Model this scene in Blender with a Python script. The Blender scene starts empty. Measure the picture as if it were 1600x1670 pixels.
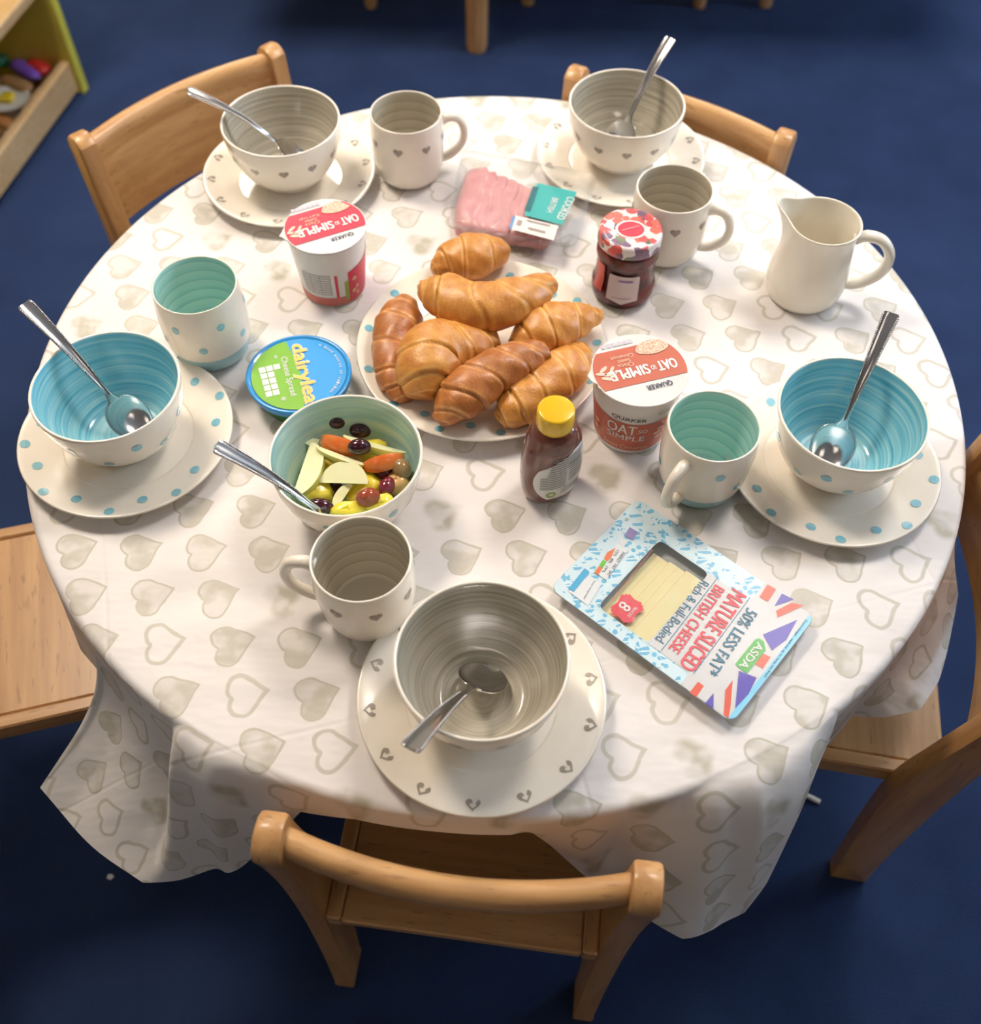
import bpy, math, random
from mathutils import Vector, Matrix
random.seed(7)
S = bpy.context.scene
COL = S.collection
PI = math.pi
T = 0.53                                     # height of the table top above the floor

# ------------------------------------------------------------------ camera
F_PX, PITCH, ROLL, HC = 1642.44, 0.972574, 0.017047, 0.800875
W_PX, H_PX = 1600, 1670
fw = Vector((0, math.cos(PITCH), -math.sin(PITCH)))
rt0 = Vector((1, 0, 0)); up0 = rt0.cross(fw)
rt = math.cos(ROLL) * rt0 + math.sin(ROLL) * up0
up = -math.sin(ROLL) * rt0 + math.cos(ROLL) * up0
cam_d = bpy.data.cameras.new('camera'); cam = bpy.data.objects.new('camera', cam_d); COL.objects.link(cam)
M = Matrix((rt, up, -fw)).transposed().to_4x4(); M.translation = Vector((0, 0, HC + T))
cam.matrix_world = M
cam_d.sensor_fit = 'HORIZONTAL'; cam_d.sensor_width = 36; cam_d.lens = 36 * F_PX / W_PX
cam_d.clip_start = 0.02; cam_d.clip_end = 50
cam_d.dof.use_dof = True; cam_d.dof.focus_distance = 0.93; cam_d.dof.aperture_fstop = 4.2
S.camera = cam

# ------------------------------------------------------------------ light and exposure
S.view_settings.view_transform = 'Standard'; S.view_settings.look = 'None'
S.view_settings.gamma = 1; S.view_settings.exposure = 0.15; S.view_settings.use_curve_mapping = False
wd = bpy.data.worlds.new('world'); S.world = wd; wd.use_nodes = True
wd.node_tree.nodes['Background'].inputs[0].default_value = (0.75, 0.86, 1.0, 1)
wd.node_tree.nodes['Background'].inputs[1].default_value = 1.2
CEIL = 2.55
PANELS = [(-1.0, 1.6, 31, (1, .86, .70)), (0.95, 1.6, 21, (1, .93, .86)), (-1.0, -0.5, 1.2, (1, .86, .70)),
          (0.95, -0.5, 1.2, (1, .88, .74)), (-1.0, 3.9, 22, (1, .93, .84)), (0.95, 3.9, 22, (1, .93, .84))]
WINDOW_POWER = 150

def at(u, v, z):                             # the point of the level z above the table top on a line of sight
    d = (u - W_PX / 2) / F_PX * rt - (v - H_PX / 2) / F_PX * up + fw
    k = (z - HC) / d.z
    return Vector((k * d.x, k * d.y, z + T))

# ------------------------------------------------------------------ node helper
class NT:
    def __init__(s, name, rough=.5, **kw):
        s.mat = bpy.data.materials.new(name); s.mat.use_nodes = True
        s.t = s.mat.node_tree; s.n = s.t.nodes; s.b = s.n['Principled BSDF']
        s.set('Roughness', rough)
        for k, v in kw.items(): s.set(k.replace('_', ' '), v)
    def set(s, k, v):
        i = s.b.inputs[k]
        if hasattr(v, 'is_output') or isinstance(v, bpy.types.NodeSocket): s.t.links.new(v, i)
        elif isinstance(v, tuple) and len(v) == 3 and i.type == 'RGBA': i.default_value = (*v, 1)
        else: i.default_value = v
    def link(s, v, i):
        if isinstance(v, bpy.types.NodeSocket): s.t.links.new(v, i)
        elif isinstance(v, tuple) and len(v) == 3 and i.type == 'RGBA': i.default_value = (*v, 1)
        else: i.default_value = v
    def m(s, op, a, b=None, c=None):
        x = s.n.new('ShaderNodeMath'); x.operation = op
        for i, q in enumerate((a, b, c)):
            if q is not None: s.link(q, x.inputs[i])
        return x.outputs[0]
    def co(s, which='Object'):
        return s.n.new('ShaderNodeTexCoord').outputs[which]
    def sep(s, v):
        x = s.n.new('ShaderNodeSeparateXYZ'); s.link(v, x.inputs[0]); return x.outputs
    def comb(s, x, y, z=0.0):
        q = s.n.new('ShaderNodeCombineXYZ')
        for i, w in enumerate((x, y, z)): s.link(w, q.inputs[i])
        return q.outputs[0]
    def noise(s, v, scale, detail=2, rough=.5, col=False):
        x = s.n.new('ShaderNodeTexNoise'); s.link(v, x.inputs['Vector'])
        x.inputs['Scale'].default_value = scale; x.inputs['Detail'].default_value = detail
        x.inputs['Roughness'].default_value = rough
        return x.outputs['Color' if col else 'Fac']
    def ramp(s, f, stops, interp='LINEAR'):
        x = s.n.new('ShaderNodeValToRGB'); s.link(f, x.inputs[0]); e = x.color_ramp.elements
        x.color_ramp.interpolation = interp
        while len(e) < len(stops): e.new(.5)
        for k, (p, c) in enumerate(stops): e[k].position = p; e[k].color = (*c, 1)
        return x.outputs[0]
    def mix(s, f, a, b):
        x = s.n.new('ShaderNodeMix'); x.data_type = 'RGBA'
        s.link(f, x.inputs[0]); s.link(a, x.inputs[6]); s.link(b, x.inputs[7]); return x.outputs[2]
    def vadd(s, a, b, op='ADD'):
        x = s.n.new('ShaderNodeVectorMath'); x.operation = op; s.link(a, x.inputs[0]); s.link(b, x.inputs[1]); return x.outputs[0]
    def vscale(s, a, k):
        x = s.n.new('ShaderNodeVectorMath'); x.operation = 'MULTIPLY'; s.link(a, x.inputs[0]); x.inputs[1].default_value = k; return x.outputs[0]
    def bump(s, h, strength, dist=.001):
        x = s.n.new('ShaderNodeBump'); x.inputs['Strength'].default_value = strength; x.inputs['Distance'].default_value = dist
        s.link(h, x.inputs['Height']); s.t.links.new(x.outputs[0], s.b.inputs['Normal'])

def plain(name, c, rough=.5, bumpy=0, **kw):
    n = NT(name, rough, **kw); co = n.co()
    v = n.noise(co, 60, 2)
    n.set('Base Color', n.mix(v, tuple(x * .96 for x in c), tuple(min(1, x * 1.04) for x in c)))
    if bumpy: n.bump(n.noise(co, 500, 2), bumpy)
    return n.mat

def wood(name, axis, c1, c2, rough=.38):
    n = NT(name, rough); co = n.co()
    sc = [70, 70, 70]; sc[axis] = 4
    v = n.vscale(co, tuple(sc)); f = n.noise(v, 1.0, 3, .6)
    f2 = n.noise(n.vscale(co, tuple(4 if i != axis else 1 for i in range(3))), 1.5, 2)
    fl = n.noise(n.vscale(co, tuple(260 if i != axis else 45 for i in range(3))), 1.0, 1)
    g = n.m('ADD', n.m('MULTIPLY', f, .6), n.m('MULTIPLY', f2, .4))
    base = n.ramp(g, [(.36, c1), (.64, c2)])
    fleck = n.ramp(fl, [(.66, (0, 0, 0)), (.72, (1, 1, 1))])
    n.set('Base Color', n.mix(n.m('MULTIPLY', fleck, .5), base, tuple(x * .55 for x in c1)))
    n.set('Coat Weight', .25); n.set('Coat Roughness', .2)
    n.bump(f, .06)
    return n.mat

BE1, BE2 = (.44, .215, .075), (.64, .36, .145)
WX, WY, WZ = (wood('beech_grain_%d' % i, i, BE1, BE2) for i in range(3))
CER = dict(Coat_Weight=.4, Coat_Roughness=.07)
CREAM = plain('cream_glaze', (.90, .835, .73), .22, **CER)
IVORY = plain('ivory_glaze', (.90, .84, .72), .22, **CER)

def brushed(name, stops, freq, streak=6):
    n = NT(name, .2, **CER); co = n.co(); x, y, z = n.sep(co)
    r = n.m('SQRT', n.m('ADD', n.m('MULTIPLY', x, x), n.m('MULTIPLY', y, y)))
    t = n.m('ADD', n.m('MULTIPLY', z, 1.0), n.m('MULTIPLY', r, .8))
    wob = n.m('MULTIPLY', n.noise(co, 14, 1), .006)
    t = n.m('ADD', t, wob)
    f = n.noise(n.comb(n.m('MULTIPLY', x, streak), n.m('MULTIPLY', y, streak), n.m('MULTIPLY', t, freq)), 1.0, 3, .65)
    n.set('Base Color', n.ramp(f, stops)); n.bump(f, .25, .0006)
    return n.mat
BLUE_IN = brushed('blue_brushed_glaze', [(.30, (.10, .44, .60)), (.45, (.24, .60, .72)), (.57, (.38, .70, .76)), (.72, (.68, .86, .82))], 230)
MINT_IN = brushed('pale_mint_brushed_glaze', [(.30, (.32, .58, .60)), (.5, (.50, .72, .66)), (.7, (.70, .82, .70))], 120)
TAUPE_IN = brushed('taupe_brushed_glaze', [(.30, (.36, .325, .255)), (.48, (.50, .46, .37)), (.62, (.60, .555, .46)), (.78, (.70, .655, .56))], 260)

def ribbed(name, stops, pitch):
    n = NT(name, .2, **CER); co = n.co(); x, y, z = n.sep(co)
    zz = n.m('ADD', z, n.m('MULTIPLY', n.noise(co, 10, 1), .004))
    f = n.m('FRACT', n.m('DIVIDE', zz, pitch))
    st = n.noise(n.comb(n.m('MULTIPLY', x, 8), n.m('MULTIPLY', y, 8), n.m('MULTIPLY', zz, 300)), 1, 2)
    g = n.m('ADD', n.m('MULTIPLY', f, .75), n.m('MULTIPLY', st, .4))
    n.set('Base Color', n.ramp(g, stops)); n.bump(f, .18, .0008)
    return n.mat
MINT_MUG = ribbed('mint_ribbed_glaze', [(.12, (.30, .58, .58)), (.4, (.46, .74, .68)), (.95, (.60, .80, .72))], .0125)
TAUPE_MUG = ribbed('taupe_ribbed_glaze', [(.12, (.42, .37, .28)), (.35, (.55, .50, .40)), (.95, (.66, .61, .51))], .0125)
BAND = plain('blue_band_glaze', (.36, .60, .64), .2, **CER)
DOT = brushed('blue_dot_glaze', [(.3, (.15, .46, .60)), (.7, (.34, .62, .70))], 500)
HEARTG = plain('taupe_heart_glaze', (.36, .31, .26), .3)
STEEL = NT('stainless_steel', .16, Metallic=1.0, Base_Color=(.62, .60, .60))
STEEL.bump(STEEL.noise(STEEL.co(), 250, 2), .03); STEEL = STEEL.mat
WHITE = plain('white_print', (.82, .80, .78), .5)
PAPERW = plain('white_card', (.78, .76, .74), .4, Coat_Weight=.3)
BLACK = plain('black_print', (.03, .03, .035), .5)
NAVY = plain('navy_print', (.04, .05, .10), .5)
GREY = plain('grey_print', (.28, .27, .26), .5)
RED = plain('red_print', (.66, .03, .07), .4)
TERRA = plain('terracotta_print', (.58, .13, .07), .4)

# ------------------------------------------------------------------ mesh helpers
def tag(o, label=None, cat=None, group=None, kind=None):
    if label: o['label'] = label
    if cat: o['category'] = cat
    if group: o['group'] = group
    if kind: o['kind'] = kind
    return o

def obj(name, verts, faces, mats, parent=None, smooth=True, mi=None, loc=None, uv=None, sharp=None):
    me = bpy.data.meshes.new(name); me.from_pydata([tuple(v) for v in verts], [], faces)
    mats = mats if isinstance(mats, (list, tuple)) else [mats]
    for m in mats: me.materials.append(m)
    if mi: me.polygons.foreach_set('material_index', mi)
    if smooth: me.polygons.foreach_set('use_smooth', [True] * len(me.polygons))
    if uv:
        l = me.uv_layers.new(name='UVMap')
        for lp in me.loops: l.data[lp.index].uv = uv[lp.vertex_index]
    me.update()
    if sharp is not None and smooth:
        try: me.set_sharp_from_angle(angle=math.radians(sharp))
        except Exception: pass
    o = bpy.data.objects.new(name, me); COL.objects.link(o)
    if parent: o.parent = parent
    if loc is not None: o.location = loc
    return o

def thing(name, label, cat, loc=(0, 0, 0), rz=0, group=None):
    o = bpy.data.objects.new(name, None); COL.objects.link(o); o.empty_display_size = .02
    o.location = loc; o.rotation_euler = (0, 0, rz)
    return tag(o, label, cat, group)

def dup(root, loc=None, rz=None, label=None):
    c = root.copy(); COL.objects.link(c)
    if loc is not None: c.location = loc
    if rz is not None: c.rotation_euler = (0, 0, rz)
    if label: c['label'] = label
    def kids(a, b):
        for ch in list(a.children):
            d = ch.copy(); COL.objects.link(d); d.parent = b; kids(ch, d)
    kids(root, c)
    return c

class MB:
    def __init__(s): s.v = []; s.f = []; s.mi = []
    def add(s, v, f, mi=0):
        k = len(s.v); s.v += [Vector(p) for p in v]; s.f += [tuple(i + k for i in q) for q in f]; s.mi += [mi] * len(f)
    def box(s, a, b, mi=0, M=None, bev=0):
        (x0, y0, z0), (x1, y1, z1) = a, b
        if bev:
            e = bev; ring = []
            xs = []
            for z, k in ((z0, e), (z0 + e, 0), (z1 - e, 0), (z1, e)):
                for (cx, cy, sx, sy) in ((x0, y0, 1, 1), (x1, y0, -1, 1), (x1, y1, -1, -1), (x0, y1, 1, -1)):
                    if sx * sy > 0: pts = [(cx + sx * k, cy + sy * (e + k)), (cx + sx * (e + k), cy + sy * k)]
                    else: pts = [(cx + sx * (e + k), cy + sy * k), (cx + sx * k, cy + sy * (e + k))]
                    for (px, py) in pts: xs.append((px, py, z))
            f = [tuple(range(7, -1, -1)), tuple(range(24, 32))]
            for r in range(3):
                for i in range(8): f.append((r * 8 + i, r * 8 + (i + 1) % 8, (r + 1) * 8 + (i + 1) % 8, (r + 1) * 8 + i))
            v = xs
        else:
            v = [(x, y, z) for z in (z0, z1) for (x, y) in ((x0, y0), (x1, y0), (x1, y1), (x0, y1))]
            f = [(3, 2, 1, 0), (4, 5, 6, 7), (0, 1, 5, 4), (1, 2, 6, 5), (2, 3, 7, 6), (3, 0, 4, 7)]
        if M: v = [M @ Vector(p) for p in v]
        s.add(v, f, mi)
    def grid(s, rows, closed=False, mi=0, cap0=False, cap1=False):
        n = len(rows[0]); v = [p for r in rows for p in r]; f = []
        for i in range(len(rows) - 1):
            for j in range(n if closed else n - 1):
                f.append((i * n + j, i * n + (j + 1) % n, (i + 1) * n + (j + 1) % n, (i + 1) * n + j))
        if cap0: f.append(tuple(range(n - 1, -1, -1)))
        if cap1: k = (len(rows) - 1) * n; f.append(tuple(range(k, k + n)))
        s.add(v, f, mi)
    def tube(s, pts, rad, n=10, mi=0, flat=None, upv=(0, 0, 1), cap=True):
        pts = [Vector(p) for p in pts]; rows = []
        for i, p in enumerate(pts):
            d = (pts[min(i + 1, len(pts) - 1)] - pts[max(i - 1, 0)]).normalized()
            u = Vector(upv); a = d.cross(u)
            if a.length < 1e-4: a = d.cross(Vector((1, 0, 0)))
            a.normalize(); b = a.cross(d).normalized()
            r = rad[i] if isinstance(rad, (list, tuple)) else rad
            fl = flat if flat else 1
            rows.append([p + a * math.cos(t) * r + b * math.sin(t) * r * fl for t in [2 * PI * k / n for k in range(n)]])
        s.grid(rows, True, mi, cap, cap)
    def prism(s, poly, z0, z1, mi=0, M=None):
        n = len(poly); v = [Vector((x, y, z0)) for x, y in poly] + [Vector((x, y, z1)) for x, y in poly]
        f = [tuple(range(n - 1, -1, -1)), tuple(range(n, 2 * n))] + [(i, (i + 1) % n, n + (i + 1) % n, n + i) for i in range(n)]
        if M: v = [M @ p for p in v]
        s.add(v, f, mi)
    def build(s, name, mats, parent=None, smooth=True, **k):
        return obj(name, s.v, s.f, mats, parent, smooth, s.mi, **k)

def smooth_prof(P, k=5):
    out = []
    for i in range(len(P) - 1):
        p0 = P[max(i - 1, 0)]; p1 = P[i]; p2 = P[i + 1]; p3 = P[min(i + 2, len(P) - 1)]
        for j in range(k):
            t = j / k
            out.append(tuple(.5 * ((2 * p1[c]) + (-p0[c] + p2[c]) * t + (2 * p0[c] - 5 * p1[c] + 4 * p2[c] - p3[c]) * t * t + (-p0[c] + 3 * p1[c] - 3 * p2[c] + p3[c]) * t ** 3) for c in (0, 1)))
    out.append(tuple(P[-1][:2])); return [(max(0, r), z) for r, z in out]

def lathe_mb(prof, mis, n=72, sy=1.0, mb=None, warp=None):
    """prof: list of (r,z); mis: material index per segment or callable((r,z)mid,i)"""
    mb = mb or MB(); base = len(mb.v); idx = []
    for (r, z) in prof:
        if r < 1e-6: idx.append([len(mb.v)] * n); mb.v.append(Vector((0, 0, z)))
        else:
            row = []
            for k in range(n):
                a = 2 * PI * k / n; p = Vector((r * math.cos(a), r * sy * math.sin(a), z))
                if warp: p = warp(p, a)
                row.append(len(mb.v)); mb.v.append(p)
            idx.append(row)
    for i in range(len(prof) - 1):
        m = mis(((prof[i][0] + prof[i + 1][0]) / 2, (prof[i][1] + prof[i + 1][1]) / 2), i) if callable(mis) else (mis[i] if isinstance(mis, list) else mis)
        for k in range(n):
            a, b, c, d = idx[i][k], idx[i][(k + 1) % n], idx[i + 1][(k + 1) % n], idx[i + 1][k]
            q = [];  [q.append(w) for w in (a, b, c, d) if w not in q]
            if len(q) > 2: mb.f.append(tuple(q)); mb.mi.append(m)
    return mb

class Prof:                                  # arc length along a lathe profile, for print and glaze marks
    def __init__(s, P):
        s.P = P; s.L = [0]
        for i in range(1, len(P)): s.L.append(s.L[-1] + math.dist(P[i], P[i - 1]))
    def ev(s, x, side=1):
        i = 1
        while i < len(s.L) - 1 and s.L[i] < x: i += 1
        t = (x - s.L[i - 1]) / max(1e-9, s.L[i] - s.L[i - 1]); a, b = s.P[i - 1], s.P[i]
        d = Vector((b[0] - a[0], b[1] - a[1])).normalized()
        return a[0] + (b[0] - a[0]) * t, a[1] + (b[1] - a[1]) * t, d.y * side, -d.x * side
    def pt(s, x, a, off=.0004, side=1, sy=1.0):
        r, z, nr, nz = s.ev(x, side); r += nr * off; z += nz * off
        return Vector((r * math.cos(a), r * sy * math.sin(a), z))
    def at_z(s, z):
        for i in range(1, len(s.P)):
            a, b = s.P[i - 1][1], s.P[i][1]
            if (a - z) * (b - z) <= 0 and a != b: return s.L[i - 1] + (z - a) / (b - a) * (s.L[i] - s.L[i - 1])
        return s.L[-1]
    def at_r(s, r):
        for i in range(1, len(s.P)):
            a, b = s.P[i - 1][0], s.P[i][0]
            if (a - r) * (b - r) <= 0 and a != b: return s.L[i - 1] + (r - a) / (b - a) * (s.L[i] - s.L[i - 1])
        return s.L[-1]

def dot_part(par, *a, **k):
    mb = MB(); dot_decal(mb, *a, **k); mb.build('painted_dot', DOT, par, False)
def heart_part(par, *a, **k):
    mb = MB(); heart_decal(mb, *a, **k); mb.build('painted_heart', HEARTG, par, False)
def dot_decal(mb, pr, s0, a0, rad, side=1, sx=1.0):
    r0 = pr.ev(s0)[0]; c = pr.pt(s0, a0, .00045, side); ring = []
    for k in range(14):
        t = 2 * PI * k / 14
        ring.append(pr.pt(s0 + rad * sx * math.cos(t), a0 + rad * math.sin(t) / r0, .0004, side))
    mb.add([c] + ring, [(0, 1 + k, 1 + (k + 1) % 14) for k in range(14)])

HEART = []
for k in range(25):
    t = 2 * PI * k / 24
    HEART.append((16 * math.sin(t) ** 3 / 32, (13 * math.cos(t) - 5 * math.cos(2 * t) - 2 * math.cos(3 * t) - math.cos(4 * t) + 2) / 32))
HEART = HEART[:-1]
def heart_decal(mb, pr, s0, a0, size, side=1, flip=1, solid=False):
    r0 = pr.ev(s0)[0]; a = []; b = []
    for (x, y) in HEART:
        a.append(pr.pt(s0 + flip * y * size, a0 + x * size / r0, .0004, side))
        b.append(pr.pt(s0 + flip * (y * .42 - .06) * size, a0 + x * .42 * size / r0, .0004, side))
    if solid: mb.add([pr.pt(s0, a0, .0005, side)] + a, [(0, 1 + k, 1 + (k + 1) % 24) for k in range(24)])
    else: mb.add(a + b, [(k, (k + 1) % 24, 24 + (k + 1) % 24, 24 + k) for k in range(24) if 3 < k < 22 or k < 1])

def patch(mb, pr, rows, n=14, off=.0004, side=1, sy=1.0):
    """rows: (s, a0, a1)"""
    mb.grid([[pr.pt(s_, a0 + (a1 - a0) * j / n, off, side, sy) for j in range(n + 1)] for s_, a0, a1 in rows])

_tc = {}
def text2d(body, bold=0.0):
    k = (body, bold)
    if k in _tc: return _tc[k]
    cu = bpy.data.curves.new('t', 'FONT'); cu.body = body; cu.size = 1; cu.offset = bold; cu.resolution_u = 3
    cu.fill_mode = 'FRONT'
    o = bpy.data.objects.new('t', cu); COL.objects.link(o)
    dg = bpy.context.evaluated_depsgraph_get(); dg.update()
    me = bpy.data.meshes.new_from_object(o.evaluated_get(dg))
    v = [(q.co.x, q.co.y) for q in me.vertices]; f = [tuple(p.vertices) for p in me.polygons]
    bpy.data.objects.remove(o); bpy.data.curves.remove(cu); bpy.data.meshes.remove(me)
    x0 = min(p[0] for p in v); x1 = max(p[0] for p in v); y0 = min(p[1] for p in v); y1 = max(p[1] for p in v)
    _tc[k] = ([((x - x0) / (x1 - x0), (y - y0) / (y1 - y0)) for x, y in v], f)
    return _tc[k]

def text_flat(mb, body, A, B, h, bold=.0, mi=0):
    """lettering lying flat: its baseline runs A->B (world points of one level), letters h tall"""
    v, f = text2d(body); ex = (B - A); d = ex.normalized(); ey = Vector((-ex.y, ex.x, 0)).normalized()
    w = bold * h * .9; n = 3 if bold else 1; ex = ex - d * w
    for k in range(n):
        o = A + d * (w * (k / 2 if n > 1 else 0)) + ey * (w * .5 * (k % 2)) + Vector((0, 0, .00004 * k))
        mb.add([o + ex * x + ey * (y * h) for x, y in v], f, mi)

def text_wrap(mb, body, pr, a0, a1, z0, z1, bold=.0, mi=0, off=.0006, slant=0, sy=1.0):
    v, f = text2d(body); n = 3 if bold else 1; w = bold * (z1 - z0) * .9 / .04
    for k in range(n):
        da = w * k / 2
        mb.add([pr.pt(pr.at_z(z0 + (z1 - z0) * y + slant * (x - .5)), a0 + da + (a1 - a0 - w) * x, off + .00004 * k, 1, sy) for x, y in v], f, mi)

def px_poly(pts, z): return [at(x, y, z) for x, y in pts]
def local(root, pts):                        # world points into the frame of a thing at its place
    R = Matrix.Translation(root.location) @ Matrix.Rotation(root.rotation_euler[2], 4, 'Z'); R.invert()
    return [R @ p for p in pts]

# ------------------------------------------------------------------ the room
def carpet():
    n = NT('navy_carpet', .95); co = n.co('Object')
    f = n.noise(co, 420, 3, .75); g = n.noise(co, 9, 3)
    n.set('Base Color', n.mix(n.m('MULTIPLY', n.m('ADD', f, g), .5), (.007, .015, .052), (.036, .066, .170)))
    n.set('Specular IOR Level', .15); n.bump(f, .7, .003); return n.mat
CARPET = carpet()
WALL = plain('painted_wall', (.50, .47, .40), .8); CEILM = plain('ceiling_tile', (.78, .77, .74), .9)
def slab(name, a, b, m, parent=None):
    mb = MB(); mb.box(a, b); o = mb.build(name, m, parent, False); o['kind'] = 'structure'; return o
X0, X1, Y0, Y1 = -2.7, 2.9, -2.2, 5.6
slab('floor', (X0, Y0, -.1), (X1, Y1, 0), CARPET)
slab('ceiling', (X0, Y0, CEIL), (X1, Y1, CEIL + .1), CEILM)
slab('wall_left', (X0 - .1, Y0, 0), (X0, Y1, CEIL), WALL)
slab('wall_back', (X0, Y1, 0), (X1, Y1 + .1, CEIL), WALL)
slab('wall_front', (X0, Y0 - .1, 0), (X1, Y0, CEIL), WALL)
WY0, WY1, WZ0, WZ1 = .2, 3.4, .95, 2.15
mb = MB()
mb.box((X1, Y0, 0), (X1 + .1, Y1, WZ0)); mb.box((X1, Y0, WZ1), (X1 + .1, Y1, CEIL))
mb.box((X1, Y0, WZ0), (X1 + .1, WY0, WZ1)); mb.box((X1, WY1, WZ0), (X1 + .1, Y1, WZ1))
mb.build('wall_right', WALL, None, False)['kind'] = 'structure'
PAINTW = plain('white_gloss_paint', (.8, .8, .78), .3)
mb = MB()
for y in (WY0, (WY0 + WY1) / 2 - .025, WY1 - .05): mb.box((X1 + .02, y, WZ0), (X1 + .08, y + .05, WZ1))
for z in (WZ0, WZ1 - .05): mb.box((X1 + .02, WY0, z), (X1 + .08, WY1, z + .05))
win = mb.build('window_1', PAINTW, None, False); win['kind'] = 'structure'
GL = NT('window_glass', .0, Transmission_Weight=1.0, IOR=1.02).mat
mb = MB(); mb.box((X1 + .045, WY0 + .05, WZ0 + .05), (X1 + .05, WY1 - .05, WZ1 - .05)); g = mb.build('pane', GL, win, False)
for nm, a, b in (('baseboard_back', (X0, Y1 - .015, 0), (X1, Y1, .09)), ('baseboard_left', (X0, Y0, 0), (X0 + .015, Y1, .09)),
                 ('baseboard_right', (X1 - .015, Y0, 0), (X1, Y1, .09)), ('baseboard_front', (X0, Y0, 0), (X1, Y0 + .015, .09))):
    slab(nm, a, b, PAINTW)
ld = bpy.data.lights.new('daylight', 'AREA'); ld.shape = 'RECTANGLE'; ld.size = WY1 - WY0 - .1; ld.size_y = WZ1 - WZ0 - .1
ld.energy = WINDOW_POWER; ld.color = (.62, .80, 1.0)
lo = bpy.data.objects.new('daylight', ld); COL.objects.link(lo); lo.location = (X1 + .2, (WY0 + WY1) / 2, (WZ0 + WZ1) / 2)
lo.rotation_euler = (0, PI / 2, 0)
for i, (x, y, w, c) in enumerate(PANELS):
    t = thing('ceiling_light', 'square recessed ceiling light panel %s' % ('left of the table', 'right of the table', 'left behind the viewer', 'right behind the viewer', 'at the far left of the room', 'at the far right of the room')[i], 'ceiling light', (x, y, CEIL), 0, 'ceiling lights')
    mb = MB()
    for a, b in (((-.31, -.31, -.02), (.31, -.29, 0)), ((-.31, .29, -.02), (.31, .31, 0)), ((-.31, -.29, -.02), (-.29, .29, 0)), ((.29, -.29, -.02), (.31, .29, 0))): mb.box(a, b)
    mb.build('frame', PAINTW, t, False)
    em = NT('lit_diffuser_%d' % i, .5, Base_Color=(.9, .9, .9)); em.set('Emission Color', c); em.set('Emission Strength', w * .35)
    mb = MB(); mb.box((-.29, -.29, -.012), (.29, .29, -.006)); mb.build('diffuser', em.mat, t, False)
    l = bpy.data.lights.new('panel_lamp', 'AREA'); l.size = .56; l.energy = w; l.color = c
    o = bpy.data.objects.new('panel_lamp', l); COL.objects.link(o); o.location = (x, y, CEIL - .02)

# ------------------------------------------------------------------ round table and its cloth
TC = Vector((.0039, .7355)); RT = .4885
tb = thing('round_table', 'round childrens table hidden under the heart print cloth', 'table', (TC.x, TC.y, 0))
tp = [(0, T - .030), (.468, T - .030), (.474, T - .026), (.477, T - .016), (.474, T - .006), (.468, T - .0025), (0, T - .0025)]
lathe_mb(tp, 0, 96).build('tabletop', WX, tb, sharp=40)
for k in range(4):
    a = PI / 4 + k * PI / 2; mb = MB()
    mb.tube([(.33 * math.cos(a), .33 * math.sin(a), z) for z in (0, .01, T - .03)], [.022, .025, .028], 16); mb.build('leg', WZ, tb, sharp=50)

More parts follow.
